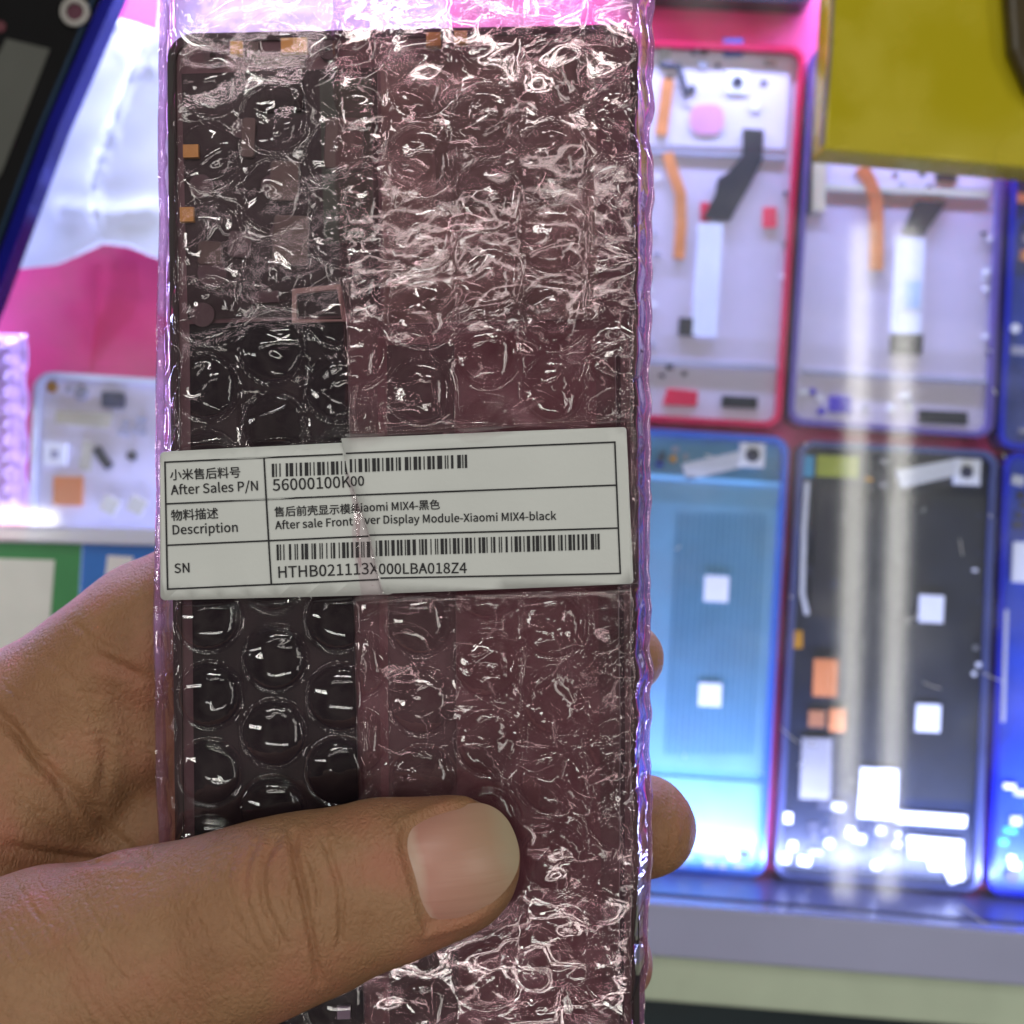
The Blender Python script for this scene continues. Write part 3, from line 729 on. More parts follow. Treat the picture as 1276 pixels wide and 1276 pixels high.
def nail():
    P = catmull(NAIL, 6, True)
    bv = BVHTree.FromPolygons([v.co.copy() for v in hand_me.vertices], [tuple(q.vertices) for q in hand_me.polygons if hand_me.vertices[q.vertices[0]].co.z > .222 and hand_me.vertices[q.vertices[0]].co.x > -.03])
    c = P.mean(0)
    def hit(q):
        t = U(q[0], q[1], .235); o = Vector((0, 0, HC)); h = bv.ray_cast(o, (t - o).normalized())
        return h[0]
    S_, Z = [], []
    for f in np.linspace(0, .88, 8):
        for p in P[::2]:
            q = c + (p - c) * f; h = hit(q)
            if h: S_.append(q); Z.append(h.z)
    S_ = np.array(S_); Z = np.array(Z); x = (S_ - c) / 70
    bas = lambda x: np.stack([np.ones(len(x)), x[:, 0], x[:, 1], x[:, 0] ** 2, x[:, 0] * x[:, 1], x[:, 1] ** 2], 1)
    co = np.linalg.lstsq(bas(x), Z, rcond=None)[0]
    Vv, Ff = [], []; nr = 26; m = len(P)
    for i in range(nr):
        f = .02 + .98 * (i / (nr - 1))
        q = c + (P - c) * f
        z = bas((q - c) / 70) @ co + .00075 - .00105 * f ** 6 * np.clip((640 - q[:, 0]) / 90, .25, 1)
        for a in range(m): Vv.append(U(q[a, 0], q[a, 1], z[a]))
    Vv.append(Vector(np.mean([Vv[a] for a in range(m)], axis=0)))
    F4 = [[i * m + a, (i + 1) * m + a, (i + 1) * m + (a + 1) % m, i * m + (a + 1) % m] for i in range(nr - 1) for a in range(m)]
    b = bmesh.new(); vs = [b.verts.new(v) for v in Vv]
    for f in F4: b.faces.new([vs[k] for k in f])
    for a in range(m): b.faces.new((vs[a], vs[(a + 1) % m], vs[-1]))
    bmesh.ops.recalc_face_normals(b, faces=b.faces)
    if sum(f.normal.z for f in b.faces) < 0: bmesh.ops.reverse_faces(b, faces=b.faces)
    mm = bpy.data.materials.new('nail'); mm.use_nodes = True; n = mm.node_tree; L = n.links.new; p = n.nodes['Principled BSDF']
    tc = n.nodes.new('ShaderNodeTexCoord')
    # colour runs along the nail: pale moon, pink bed, yellowish free edge (the nail's own colour)
    t0, t1 = U(497, 1095, .236), U(648, 1062, .236); d = (t1 - t0); L_ = d.length; d.normalize()
    sx = n.nodes.new('ShaderNodeVectorMath'); sx.operation = 'DOT_PRODUCT'; sx.inputs[1].default_value = d
    L(tc.outputs['Object'], sx.inputs[0])
    mr = n.nodes.new('ShaderNodeMapRange'); mr.inputs[1].default_value = t0.dot(d); mr.inputs[2].default_value = t1.dot(d)
    nz = n.nodes.new('ShaderNodeTexNoise'); nz.inputs['Scale'].default_value = 110; nz.inputs['Detail'].default_value = 3
    ad = n.nodes.new('ShaderNodeMath'); ad.operation = 'MULTIPLY_ADD'; ad.inputs[1].default_value = .16
    L(sx.outputs['Value'], mr.inputs[0]); L(tc.outputs['Object'], nz.inputs['Vector']); L(nz.outputs['Fac'], ad.inputs[0]); L(mr.outputs[0], ad.inputs[2])
    r = n.nodes.new('ShaderNodeValToRGB'); e = r.color_ramp.elements
    e[0].position = .14; e[0].color = (.54, .40, .32, 1); e[1].position = 1.0; e[1].color = (.44, .35, .235, 1)
    for ps, c_ in ((.24, (.56, .38, .30)), (.31, (.51, .255, .20)), (.6, (.50, .27, .20)), (.86, (.45, .29, .195))):
        x_ = e.new(ps); x_.color = (*c_, 1)
    L(ad.outputs[0], r.inputs['Fac']); L(r.outputs['Color'], p.inputs['Base Color'])
    p.inputs['Roughness'].default_value = .42; p.inputs['Coat Weight'].default_value = .12; p.inputs['Coat Roughness'].default_value = .3; p.inputs['Subsurface Weight'].default_value = .15; p.inputs['Subsurface Radius'].default_value = (1, .5, .35); p.inputs['Subsurface Scale'].default_value = .001
    wv = n.nodes.new('ShaderNodeTexNoise'); mp = n.nodes.new('ShaderNodeMapping'); mp.inputs['Rotation'].default_value = (0, 0, -math.atan2(d.y, d.x)); mp.inputs['Scale'].default_value = (60, 900, 60)
    wv.inputs['Scale'].default_value = 1; b_ = n.nodes.new('ShaderNodeBump'); b_.inputs['Strength'].default_value = .5; b_.inputs['Distance'].default_value = .0002
    L(tc.outputs['Object'], mp.inputs[0]); L(mp.outputs[0], wv.inputs['Vector']); L(wv.outputs['Fac'], b_.inputs['Height']); L(b_.outputs[0], p.inputs['Normal'])
    o = bm_obj('thumbnail', b, mm, hand, True)
    return o
nail()

# ================================================================== the phone module inside the bag
ZB = 0.2160                       # level of the module's back face
mod = tag(empty('display_module', (*U(500, 640, ZB)[:2], .2085)), 'black phone front frame with display, sealed inside the bubble wrap bag', 'phone part')
def mp_(name, pts, m, h=.0006, z=None, bev=0.0): return slab(name, pts, (z if z is not None else ZB - .0002), (z if z is not None else ZB - .0002) + h, m, mod, bev)
mfr = mat('module_frame', (.022, .016, .017), .42, .4, .25, 60)
mpl = mat('module_plate', (.10, .066, .070), .40, .35, .30, 70)
mgr = mat('module_graphite', (.005, .006, .009), .4, 0, .3, 80, spec=.15)
mbw = mat('module_board', (.15, .125, .105), .42, .35, .5, 130)
mtab = mat('gold_tab', S(196, 158, 84), .4, .3, .12, 300)
mmv = mat('mauve_boss', S(82, 72, 74), .5, .2, .1)
mst = mat('steel_shield', S(92, 87, 80), .40, .4, .15, 90)
out = rr([(208, 42), (795, 30), (797, 1420), (222, 1420)], 34, 9); inn = rr([(218, 52), (785, 40), (787, 1410), (232, 1410)], 26, 9)
bm_obj('frame', ring_bm(out, inn, .2085, ZB + .0004), mfr, mod)
bm_obj('midplate', prism_bm(pw(rr([(216, 50), (787, 38), (789, 1412), (230, 1412)], 28, 9), ZB), .2088, ZB - .0002), mpl, mod)
mp_('battery_sheet', [(236, 404), (432, 396), (456, 1396), (246, 1398)], mgr, .0007)
mp_('battery_tray', [(470, 420), (742, 410), (752, 1396), (478, 1398)], mat('module_tray', (.13, .066, .075), .45, .25, .3, 60), .0003)
mp_('inner_sheet', [(482, 430), (566, 427), (572, 1396), (486, 1398)], mat('module_sheet', (.040, .032, .034), .42, .2, .3, 60), .0004, ZB + .0002)
mp_('board_area', [(226, 92), (470, 84), (474, 392), (234, 398)], mat('module_board_dark', (.020, .018, .018), .40, .3, .5, 120), .0003)
mp_('shield', [(474, 78), (742, 70), (746, 396), (478, 404)], mbw, .0005)
mp_('shield', [(540, 120), (700, 114), (704, 250), (544, 256)], mst, .0005, ZB + .0004)
mp_('shield', [(398, 100), (462, 98), (466, 300), (404, 304)], mat('green_board', (.030, .055, .035), .4, .2, .4, 120), .0005)
bm_obj('screw_boss', ring_bm(circ(265, 69, 12, 24), circ(265, 69, 4, 24), ZB - .0003, ZB + .0010), mmv, mod)
bm_obj('screw_boss', ring_bm(circ(409, 62, 12, 24), circ(409, 62, 4, 24), ZB - .0003, ZB + .0010), mmv, mod)
for x0, y0, x1, y1 in ((287, 51, 302, 67), (350, 47, 382, 65), (228, 180, 247, 196), (224, 258, 241, 276), (531, 40, 549, 57), (566, 38, 582, 54)):
    mp_('gold_tab', quadpx(x0, y0, x1, y1, -.02), mtab, .0012)
mp_('camera_window', rr([(320, 84), (376, 82), (378, 138), (322, 140)], 6), mat('window_black', (.004, .004, .005), .12), .0012)
mp_('lens_bar', [(318, 70), (380, 68), (380, 82), (318, 84)], mst, .0009)
mp_('speaker', [(303, 52), (322, 52), (322, 72), (303, 72)], mst, .0009)
for x, y, r_ in ((250, 232, 15), (264, 340, 18), (252, 392, 15), (300, 160, 12), (340, 232, 15), (352, 292, 16)):
    mp_('boss', circ(x, y, r_, 18), mmv, .0009)
for x0, y0, x1, y1, m in ((300, 146, 318, 196, mst), (336, 200, 372, 250, mst), (340, 268, 384, 330, mst), (284, 288, 312, 320, mmv), (246, 300, 276, 330, mst), (404, 146, 452, 210, mst)):
    mp_('contact', rr(quadpx(x0, y0, x1, y1, .05), 5, 3), m, .0006, ZB + .0003, .0002)
bm_obj('bracket', ring_bm([(364, 360), (424, 354), (432, 400), (364, 402)], [(369, 366), (420, 360), (426, 398), (369, 398)], ZB + .0002, ZB + .0012), mat('bracket_tan', S(150, 130, 120), .5, .3), mod)
mp_('clip', [(312, 364), (346, 362), (347, 376), (313, 378)], mmv, .0010)
mp_('side_cable', strip([(770, 440), (776, 900), (774, 1400)], 6), mat('cable_dark', (.012, .010, .016), .3), .0010)
mp_('gold_tab', quadpx(420, 1254, 436, 1270, -.02), mgryp, .0012)
mp_('side_key', [(788, 392), (794, 392), (795, 470), (789, 470)], mst, .0012)

# ================================================================== the bubble wrap bag
SB = WF * (HC - .2185) / PX       # metres per photo unit at the film
bag = tag(empty('bubble_wrap_bag', (*U(505, 640, .212)[:2], .2055)), 'pink antistatic bubble wrap bag with a white printed label, held in the hand', 'bag')
STEP = 1.75
gx = np.arange(180, 826, STEP); gy = np.arange(-90, 1371, STEP)
X, Y = np.meshgrid(gx, gy)
HH, WW = X.shape
kx = np.fft.fftfreq(WW, STEP)[None, :]; ky = np.fft.fftfreq(HH, STEP)[:, None]
def field(seed, lx, ly, ang=0.0):
    """smooth random relief, mean 0 and spread 1, with features about lx by ly photo units turned by ang"""
    n = np.random.RandomState(seed).randn(HH, WW); a = R(ang)
    u = kx * math.cos(a) + ky * math.sin(a); v = -kx * math.sin(a) + ky * math.cos(a)
    f = np.fft.ifft2(np.fft.fft2(n) * np.exp(-2 * (math.pi ** 2) * ((u * lx / 2.5) ** 2 + (v * ly / 2.5) ** 2))).real
    return (f - f.mean()) / f.std()
def sstep(a, b, x):
    t = np.clip((x - a) / (b - a), 0, 1); return t * t * (3 - 2 * t)
def crease_x(y): return np.interp(y, [-90, 330, 545, 590, 620, 660, 737, 990, 1370], [412, 424, 426, 433, 442, 452, 470, 470, 478])
def fold_x(y): return np.interp(y, [-90, 330, 545, 760, 990, 1370], [412, 425, 434, 446, 452, 456])
# bounds of the bag
e1 = field(91, 60, 60)[:, 10]; e2 = field(92, 34, 26)[:, 20]
XL = np.interp(gy, [-90, 0, 560, 760, 1060, 1370], [188, 188, 184, 181, 186, 202]) + e1 * .9
XR = np.interp(gy, [-90, 0, 300, 560, 800, 1050, 1200, 1370], [820, 819, 817, 815, 813, 817, 810, 806]) + e2 * 2.0
LQ = [(199, 563), (781, 532), (790, 728), (200, 749)]
def label_mask():
    q = np.stack([X.ravel(), Y.ravel()], 1); P = np.array(LQ, float)
    m = inside(q, P); d = dpoly(q, P, True)
    return np.clip(np.where(m, 1, 1 - d / 9), 0, 1).reshape(HH, WW)
LM = label_mask(); LM = LM * LM * (3 - 2 * LM)
# press of the thumb
THP = np.array([(120, 1222), (300, 1156), (470, 1104), (580, 1076)], float)
TM = np.exp(-(np.clip(dpoly(np.stack([X.ravel(), Y.ravel()], 1), THP) - 66, 0, None) / 11) ** 2).reshape(HH, WW)
PRESS = np.maximum(LM, TM)
edge = np.minimum(sstep(0, 1, (X - (XL[:, None] + 4)) / 36), sstep(0, 1, ((XR[:, None] - 2) - X) / 26))
ZC = .2122
def lattice(x0, px_, y0, py_, seed, hmax, crumple, extra=0.0):
    """domes of blown film on a staggered grid; crumple (0..1, a field) says how far they are collapsed"""
    rs = np.random.RandomState(seed); hgt = np.zeros_like(X); rim = np.zeros_like(X)
    for i in range(-6, 9):
        cx = x0 + px_ * i
        if cx < 150 or cx > 850: continue
        for j in range(-14, 10):
            cy_ = y0 + py_ * j + (i % 2) * py_ * .5
            if cy_ < -130 or cy_ > 1410: continue
            jx, jy = rs.uniform(-2.5, 2.5, 2); r0 = 38.5 + rs.uniform(-1, 1)
            a, b = max(0, int((cy_ - 48 + 90) / STEP)), int((cy_ + 48 + 90) / STEP)
            c, d = max(0, int((cx - 48 - 180) / STEP)), int((cx + 48 - 180) / STEP)
            if b <= 0 or d <= 0: continue
            x = (X[a:b, c:d] - cx - jx) / r0; y = (Y[a:b, c:d] - cy_ - jy) / (r0 * 1.02)
            if x.size == 0: continue
            r = np.hypot(x, y); th = np.arctan2(y, x); t = np.clip(1 - r ** 2, 0, 1)
            cr = float(crumple[min(max(int((cy_ + 90) / STEP), 0), HH - 1), min(max(int((cx - 180) / STEP), 0), WW - 1)])
            if rs.rand() < .3: cr = max(cr, rs.uniform(.45, .75))
            full = hmax * (1 - .55 * cr * rs.rand())
            prof = full * (.62 * t ** .30 + .38 * t)
            # collapsed skin: a few big folds meeting off centre, each bubble its own
            fold = np.zeros_like(r)
            for q in range(3 + int(3 * cr)):
                an = rs.uniform(0, 6.28); of = rs.uniform(-.7, .7); wd = rs.uniform(.14, .34)
                s = x * math.cos(an) + y * math.sin(an) - of + .12 * np.sin(3 * (-x * math.sin(an) + y * math.cos(an)) + rs.uniform(0, 6))
                fold += rs.uniform(-1, .5) * np.exp(-(s / wd) ** 2)
            tilt = rs.uniform(-.35, .35) * x + rs.uniform(-.35, .35) * y
            prof = prof * (1 + (.45 + .45 * cr) * tilt) + t * full * (.035 + .20 * cr) * fold
            prof += (t > 0) * full * .022 * np.sin(th * rs.randint(22, 34) + rs.rand() * 6) * np.exp(-((r - .93) / .09) ** 2)
            m = r < 1
            hgt[a:b, c:d] = np.where(m, np.maximum(prof, 0), hgt[a:b, c:d])
            rim[a:b, c:d] = np.maximum(rim[a:b, c:d], np.exp(-((r - 1.03) / .055) ** 2))
    return hgt, rim
def ridged(f, s): return np.exp(-(f / s) ** 2)            # thin lines where the field crosses zero
def wrinkle(seed, A):
    """crumple of the film in photo units of height: broad folds, finer ones and hair creases"""
    g = A * 1.35 * field(seed, 40, 40) + A * .42 * field(seed + 1, 20, 54, 72) + A * .30 * field(seed + 5, 56, 20, 12)
    g += A * .50 * ridged(field(seed + 3, 60, 150, 8), .085) + A * .45 * ridged(field(seed + 4, 150, 60, 25), .085)
    return g
# how crumpled the film is: tidy only at the lower left, worst at the top and the right
CR = np.clip(.13 + .85 * sstep(760, 520, Y) + .75 * sstep(430, 560, X) + .18 * field(50, 120, 120) * sstep(760, 520, Y), .10, 1)
CR2 = np.clip(.38 + .28 * sstep(720, 480, Y) + .25 * sstep(700, 780, X) + .16 * field(51, 120, 120), .2, 1)
hair = sstep(690, 770, X)                                   # fine threads by the right edge
def seams(x0, px_, seed, amp):
    s = np.zeros_like(X)
    for i in range(-6, 9):
        wob = field(seed + i + 20, 40, 40)[:, 50][:, None] * 2.4
        on = np.clip(field(seed + i + 60, 90, 60)[:, 40][:, None] * .5 + .75, 0, 1.3)
        s += amp * on * np.exp(-((X - (x0 + px_ * (i + .5)) - wob) / 3.0) ** 2)
    return s
def film(name, z, m, x_of_fold=None, parent=bag, fused=None, sub=1):
    zz = z[::sub, ::sub]; Xs = X[::sub, ::sub].copy(); Ys = Y[::sub, ::sub]
    k = WF * (HC - ZB - .001) / PX
    l = XL[::sub, None]; r = XR[::sub, None]
    Xc = np.clip(Xs, l, r)
    ok = (Xs > l - STEP * sub) & (Xs < r + STEP * sub)
    if x_of_fold is not None:
        f = x_of_fold[::sub, None]; Xc = np.maximum(Xc, f); ok &= Xs > f - STEP * sub
    V = np.stack([(Xc - PX / 2) * k, (PX / 2 - Ys) * k, zz], -1).reshape(-1, 3)
    h_, w_ = zz.shape; i = np.arange(h_ * w_).reshape(h_, w_)
    F = np.stack([i[1:, :-1], i[1:, 1:], i[:-1, 1:], i[:-1, :-1]], -1)
    q = ok[1:, :-1] & ok[1:, 1:] & ok[:-1, 1:] & ok[:-1, :-1]
    F = F[q]
    used = np.unique(F); mp = -np.ones(h_ * w_, np.int64); mp[used] = np.arange(len(used))
    me = mesh_np(name, V[used], mp[F])
    at = me.attributes.new('fused', 'FLOAT', 'POINT')      # 1 where the sheets are welded, 0 over a bubble
    fu = np.full(zz.size, .5, np.float32) if fused is None else fused[::sub, ::sub].ravel().astype(np.float32)
    at.data.foreach_set('value', np.ascontiguousarray(fu[used]))
    return link(name, me, m, parent)

def film_mat(name, tint, haze, hcol, f0=.055, rough=.035, bump=.25, bsc=1400, stretch=(1, 1, 1)):
    m = bpy.data.materials.new(name); m.use_nodes = True; n = m.node_tree; n.nodes.clear(); L = n.links.new
    o = n.nodes.new('ShaderNodeOutputMaterial'); t = n.nodes.new('ShaderNodeBsdfTransparent'); t.inputs[0].default_value = (*tint, 1)
    g = n.nodes.new('ShaderNodeBsdfGlossy'); g.inputs['Roughness'].default_value = rough
    d1 = n.nodes.new('ShaderNodeBsdfDiffuse'); d1.inputs[0].default_value = (*hcol, 1)
    d2 = n.nodes.new('ShaderNodeBsdfTranslucent'); d2.inputs[0].default_value = (*hcol, 1)
    d = n.nodes.new('ShaderNodeMixShader'); L(d1.outputs[0], d.inputs[1]); L(d2.outputs[0], d.inputs[2])
    tc = n.nodes.new('ShaderNodeTexCoord'); mp = n.nodes.new('ShaderNodeMapping'); mp.inputs['Scale'].default_value = stretch
    q = n.nodes.new('ShaderNodeTexNoise'); q.inputs['Scale'].default_value = bsc; q.inputs['Detail'].default_value = 4; q.inputs['Distortion'].default_value = .6
    b = n.nodes.new('ShaderNodeBump'); b.inputs['Strength'].default_value = bump; b.inputs['Distance'].default_value = .00012
    L(tc.outputs['Object'], mp.inputs[0]); L(mp.outputs[0], q.inputs['Vector']); L(q.outputs['Fac'], b.inputs['Height'])
    L(b.outputs[0], g.inputs['Normal'])
    lw = n.nodes.new('ShaderNodeLayerWeight'); lw.inputs[0].default_value = .5; L(b.outputs[0], lw.inputs['Normal'])
    p = n.nodes.new('ShaderNodeMath'); p.operation = 'POWER'; p.inputs[1].default_value = 4
    a = n.nodes.new('ShaderNodeMath'); a.operation = 'MULTIPLY_ADD'; a.inputs[1].default_value = .85; a.inputs[2].default_value = f0; a.use_clamp = True
    L(lw.outputs['Facing'], p.inputs[0]); L(p.outputs[0], a.inputs[0])
    h = n.nodes.new('ShaderNodeTexNoise'); h.inputs['Scale'].default_value = 190; h.inputs['Detail'].default_value = 6
    hr = n.nodes.new('ShaderNodeMapRange'); hr.inputs[1].default_value = .35; hr.inputs[2].default_value = .7; hr.inputs[3].default_value = haze * .5; hr.inputs[4].default_value = haze * 1.6
    L(tc.outputs['Object'], h.inputs['Vector']); L(h.outputs['Fac'], hr.inputs[0])
    fa = n.nodes.new('ShaderNodeAttribute'); fa.attribute_name = 'fused'
    fm = n.nodes.new('ShaderNodeMath'); fm.operation = 'MULTIPLY_ADD'; fm.inputs[1].default_value = 1.3; fm.inputs[2].default_value = .35
    hm = n.nodes.new('ShaderNodeMath'); hm.operation = 'MULTIPLY'
    h2 = n.nodes.new('ShaderNodeTexNoise'); h2.inputs['Scale'].default_value = 42; h2.inputs['Detail'].default_value = 4
    h3 = n.nodes.new('ShaderNodeMapRange'); h3.inputs[1].default_value = .36; h3.inputs[2].default_value = .66; h3.inputs[3].default_value = .3; h3.inputs[4].default_value = 1.8
    hn = n.nodes.new('ShaderNodeMath'); hn.operation = 'MULTIPLY'
    L(fa.outputs['Fac'], fm.inputs[0]); L(fm.outputs[0], hm.inputs[0]); L(hr.outputs[0], hm.inputs[1])
    L(tc.outputs['Object'], h2.inputs['Vector']); L(h2.outputs['Fac'], h3.inputs[0]); L(h3.outputs[0], hn.inputs[0]); L(hm.outputs[0], hn.inputs[1])
    m1 = n.nodes.new('ShaderNodeMixShader'); m2 = n.nodes.new('ShaderNodeMixShader')
    L(hn.outputs[0], m1.inputs[0]); L(t.outputs[0], m1.inputs[1]); L(d.outputs[0], m1.inputs[2])
    L(a.outputs[0], m2.inputs[0]); L(m1.outputs[0], m2.inputs[1]); L(g.outputs[0], m2.inputs[2]); L(m2.outputs[0], o.inputs[0])
    return m
TINT = (.955, .875, .915)
f_dome = film_mat('film_bubbles', TINT, .018, (.80, .54, .60), .070, .03, .08, 700)
f_back = film_mat('film_backing', TINT, .010, (.80, .48, .57), .035, .06, .12, 700)
f_over = film_mat('film_overlap', (.965, .90, .915), .055, (.74, .40, .48), .070, .03, .10, 700, (1, .6, 1))
f_rear = film_mat('film_rear', (.92, .82, .92), .30, (.85, .75, .88), .05, .08, .4, 600)
mm_ = .001
def lay(zpx, base): return ZC + (base - ZC) * edge + zpx * SB * (.25 + .75 * edge)
# inner backing film
W1 = wrinkle(100, .8 * CR)
film('backing_film', lay(W1 * .45 * (1 - .8 * PRESS) + 1.0, ZB + .0012), f_back, sub=2)
# bubble film of the front
H1, R1 = lattice(262, 80.5, 866, 95.5, 21, 13.5, CR)
flat1 = np.maximum(PRESS * .86, sstep(0, 30, X - fold_x(gy)[:, None] - 2) * .45)
Z1 = H1 + wrinkle(200, .9 * CR) * (1 + .3 * (H1 > 1)) + seams(262, 80.5, 300, 4.0 * CR) - 2.4 * R1
film('bubble_film', lay(Z1 * (1 - flat1) + 5.0, ZB + .0012), f_dome, fused=np.clip(1 - H1 / 4, 0, 1))
# the overlapping second layer, right of the fold
up = sstep(0, 8, X - fold_x(gy)[:, None]) * 5.5 + 3.0 * np.exp(-((X - fold_x(gy)[:, None] - 5) / 3.5) ** 2) * (1 + .8 * field(97, 30, 30))
LOW = (.66 + .95 * sstep(470, 760, Y))
W3 = wrinkle(400, LOW * CR2) + seams(527, 81, 500, 3.0 * CR2)
film('overlap_backing', lay((W3 * .6) * (1 - .85 * PRESS) + (8.0 + up) * (1 - .60 * PRESS), ZB + .0012), f_over, fold_x(gy) - 1.6 * e2, sub=2)
H2, R2 = lattice(527, 81, 872, 95.5, 77, 14.0, CR2)
thr = 1.1 * ridged(field(610, 70, 14, -24), .15) + .9 * ridged(field(611, 60, 13, 16), .14)
Z2 = H2 + wrinkle(600, 1.1 * LOW * CR2) + seams(527, 81, 700, 4.5 * CR2) - 3.0 * R2 + hair * 1.3 * thr + .45 * LOW * CR2 * thr
film('overlap_bubbles', lay(Z2 * (1 - .88 * PRESS) + (10.0 + up) * (1 - .60 * PRESS), ZB + .0012), f_over, fold_x(gy) - 2.2 * e2, fused=np.clip(1 - H2 / 4, 0, 1))
# the back of the bag
W5 = wrinkle(800, .8 + 0 * X)
film('back_film', ZC - (ZC - .2066) * edge - W5 * .35 * SB * edge - .0003, f_rear, sub=3)
# rolled side seams
for nm, xe, s in (('side_seam', XL, 1), ('side_seam', XR, -1)):
    P = []; ns = 8; ys = np.arange(0, HH, 3)
    wob = field(95 if s > 0 else 96, 24, 20)[:, 5]
    for j in ys:
        rr_ = (6.5 if s > 0 else 5.5) * (1 + .16 * wob[j])
        for a in range(ns):
            t = 2 * math.pi * a / ns
            k = WF * (HC - ZB - .001) / PX
            P.append(((xe[j] + s * rr_ * .9 + rr_ * math.cos(t) - PX / 2) * k, (PX / 2 - gy[j]) * k, ZC + .55 * rr_ * math.sin(t) * SB))
    F = [[j * ns + a, j * ns + (a + 1) % ns, (j + 1) * ns + (a + 1) % ns, (j + 1) * ns + a] for j in range(len(ys) - 1) for a in range(ns)]
    link(nm, mesh_np(nm, P, F), f_rear, bag)

# ================================================================== the printed label
ZL, ZR = ZB + .0012 + 9.5 * SB, ZB + .0012 + 12.5 * SB
lab = empty('label', (*U(490, 640, ZL)[:2], ZL)); lab.parent = bag; lab.matrix_parent_inverse = bag.matrix_basis.inverted()
mpaper = mat('label_paper', (.63, .66, .645), .55, 0, .03, 90, .10, 900)
mink = mat('label_ink', (.012, .012, .016), .6, 0, .05)
CRL = [(425, 546), (429, 566), (433, 590), (440, 612), (447, 632), (454, 652), (459, 668), (466, 700), (475, 737), (477, 740)]
def lz(x, y): return 0
def sheet_obj(name, pts, z, m, parent, bend):
    b = bmesh.new(); vs = [b.verts.new(U(x, y, z)) for x, y in pts]; f = b.faces.new(vs); f.normal_update()
    if f.normal.z < 0: f.normal_flip()
    bmesh.ops.triangulate(b, faces=b.faces)
    for _ in range(4): bmesh.ops.subdivide_edges(b, edges=[e for e in b.edges if e.calc_length() > .005], cuts=1, use_grid_fill=True)
    for v in b.verts: v.co.z += bend(v.co)
    o = bm_obj(name, b, m, parent, True); s = o.modifiers.new('thickness', 'SOLIDIFY'); s.thickness = .00012; s.offset = -1
    return o
def bendL(p): return .00022 * math.sin(p[0] * 120 + 1) + .00012 * math.sin(p[0] * 260 + p[1] * 150)
rl = rr([(199, 563), (440, 551), (492, 741), (200, 748)], 6, 4)
sheet_obj('label_sheet', rl, ZL, mpaper, lab, bendL)
pr = CRL + [(789.5, 727.5), (780.5, 532)]
pr = CRL[::-1] + rr([(425, 545), (780.5, 532), (789.5, 727.5), (475, 737)], 5, 4)[5:15]
sheet_obj('label_sheet', pr, ZR, mpaper, lab, bendL)
cx_at = lambda y: float(np.interp(y, [p[1] for p in CRL], [p[0] for p in CRL]))
EP = .00016
def ink(name, polys):
    """polys: list of (points, on the right sheet?)"""
    b = bmesh.new()
    for pts, right in polys:
        z = (ZR if right else ZL)
        prism_bm(pw(pts, z), z + EP - .00004, z + EP, 0, b)
    for v in b.verts: v.co.z += bendL(v.co)
    return bm_obj(name, b, mink, lab)
def line(a, b, wd=2.0):
    return strip([(a[0] + (b[0] - a[0]) * i / 16, a[1] + (b[1] - a[1]) * i / 16) for i in range(17)], wd)
lines = [(line((205, 576), (427, 566)), 0), (line((206, 628), (446, 617)), 0), (line((207.5, 679.5), (462, 668)), 0), (line((209, 734), (477, 722)), 0),
         (line((205.5, 575), (209.5, 735)), 0), (line((329.5, 570.5), (338.5, 728)), 0),
         (line((431, 565), (766, 551)), 1), (line((443, 617), (768.5, 604.5)), 1), (line((460, 667), (771, 658)), 1), (line((474, 720.5), (773.5, 714.5)), 1),
         (line((766, 550), (773, 715.5)), 1)]
ink('table_lines', lines)
# bar codes: Code 128, subset B
C128 = "212222 222122 222221 121223 121322 131222 122213 122312 132212 221213 221312 231212 112232 122132 122231 113222 123122 123221 223211 221132 221231 213212 223112 312131 311222 321122 321221 312212 322112 322211 212123 212321 232121 111323 131123 131321 112313 132113 132311 211313 231113 231311 112133 112331 132131 113123 113321 133121 313121 211331 231131 213113 213311 213131 311123 311321 331121 312113 312311 332111 314111 221411 431111 111224 111422 121124 121421 141122 141221 112214 112412 122114 122411 142112 142211 241211 221114 413111 241112 134111 111242 121142 121241 114212 124112 124211 411212 421112 421211 212141 214121 412121 111143 111341 131141 114113 114311 411113 411311 113141 114131 311141 411131 211412 211214 211232".split()
def code128(s):
    v = [104] + [ord(c) - 32 for c in s]; v.append((v[0] + sum(i * c for i, c in enumerate(v[1:], 1))) % 103)
    return ''.join(C128[c] for c in v) + '2331112'
def bars(name, s, a, b, ht, lift):
    wds = [int(c) for c in code128(s)]; tot = sum(wds); x = 0; out = []
    A, B = Vector(a), Vector(b); sk = .035
    for i, c in enumerate(wds):
        if i % 2 == 0:
            p, q = A.lerp(B, (x + .06) / tot), A.lerp(B, (x + c - .06) / tot); right = p.x > cx_at(p.y + ht / 2) + 1.5
            if right or q.x < cx_at(p.y) + 6:
                u = -lift if right else 0
                out.append(([(p.x, p.y + u), (q.x, q.y + u), (q.x + sk * ht * .6, q.y + ht + u), (p.x + sk * ht * .6, p.y + ht + u)], right))
        x += c
    ink(name, out)
bars('barcode', '56000100K00', (339, 578), (582, 568.5), 16.5, 2)
bars('barcode', 'HTHB021113XI000LBA018Z4', (345, 678.5), (747, 666), 19.5, 1)
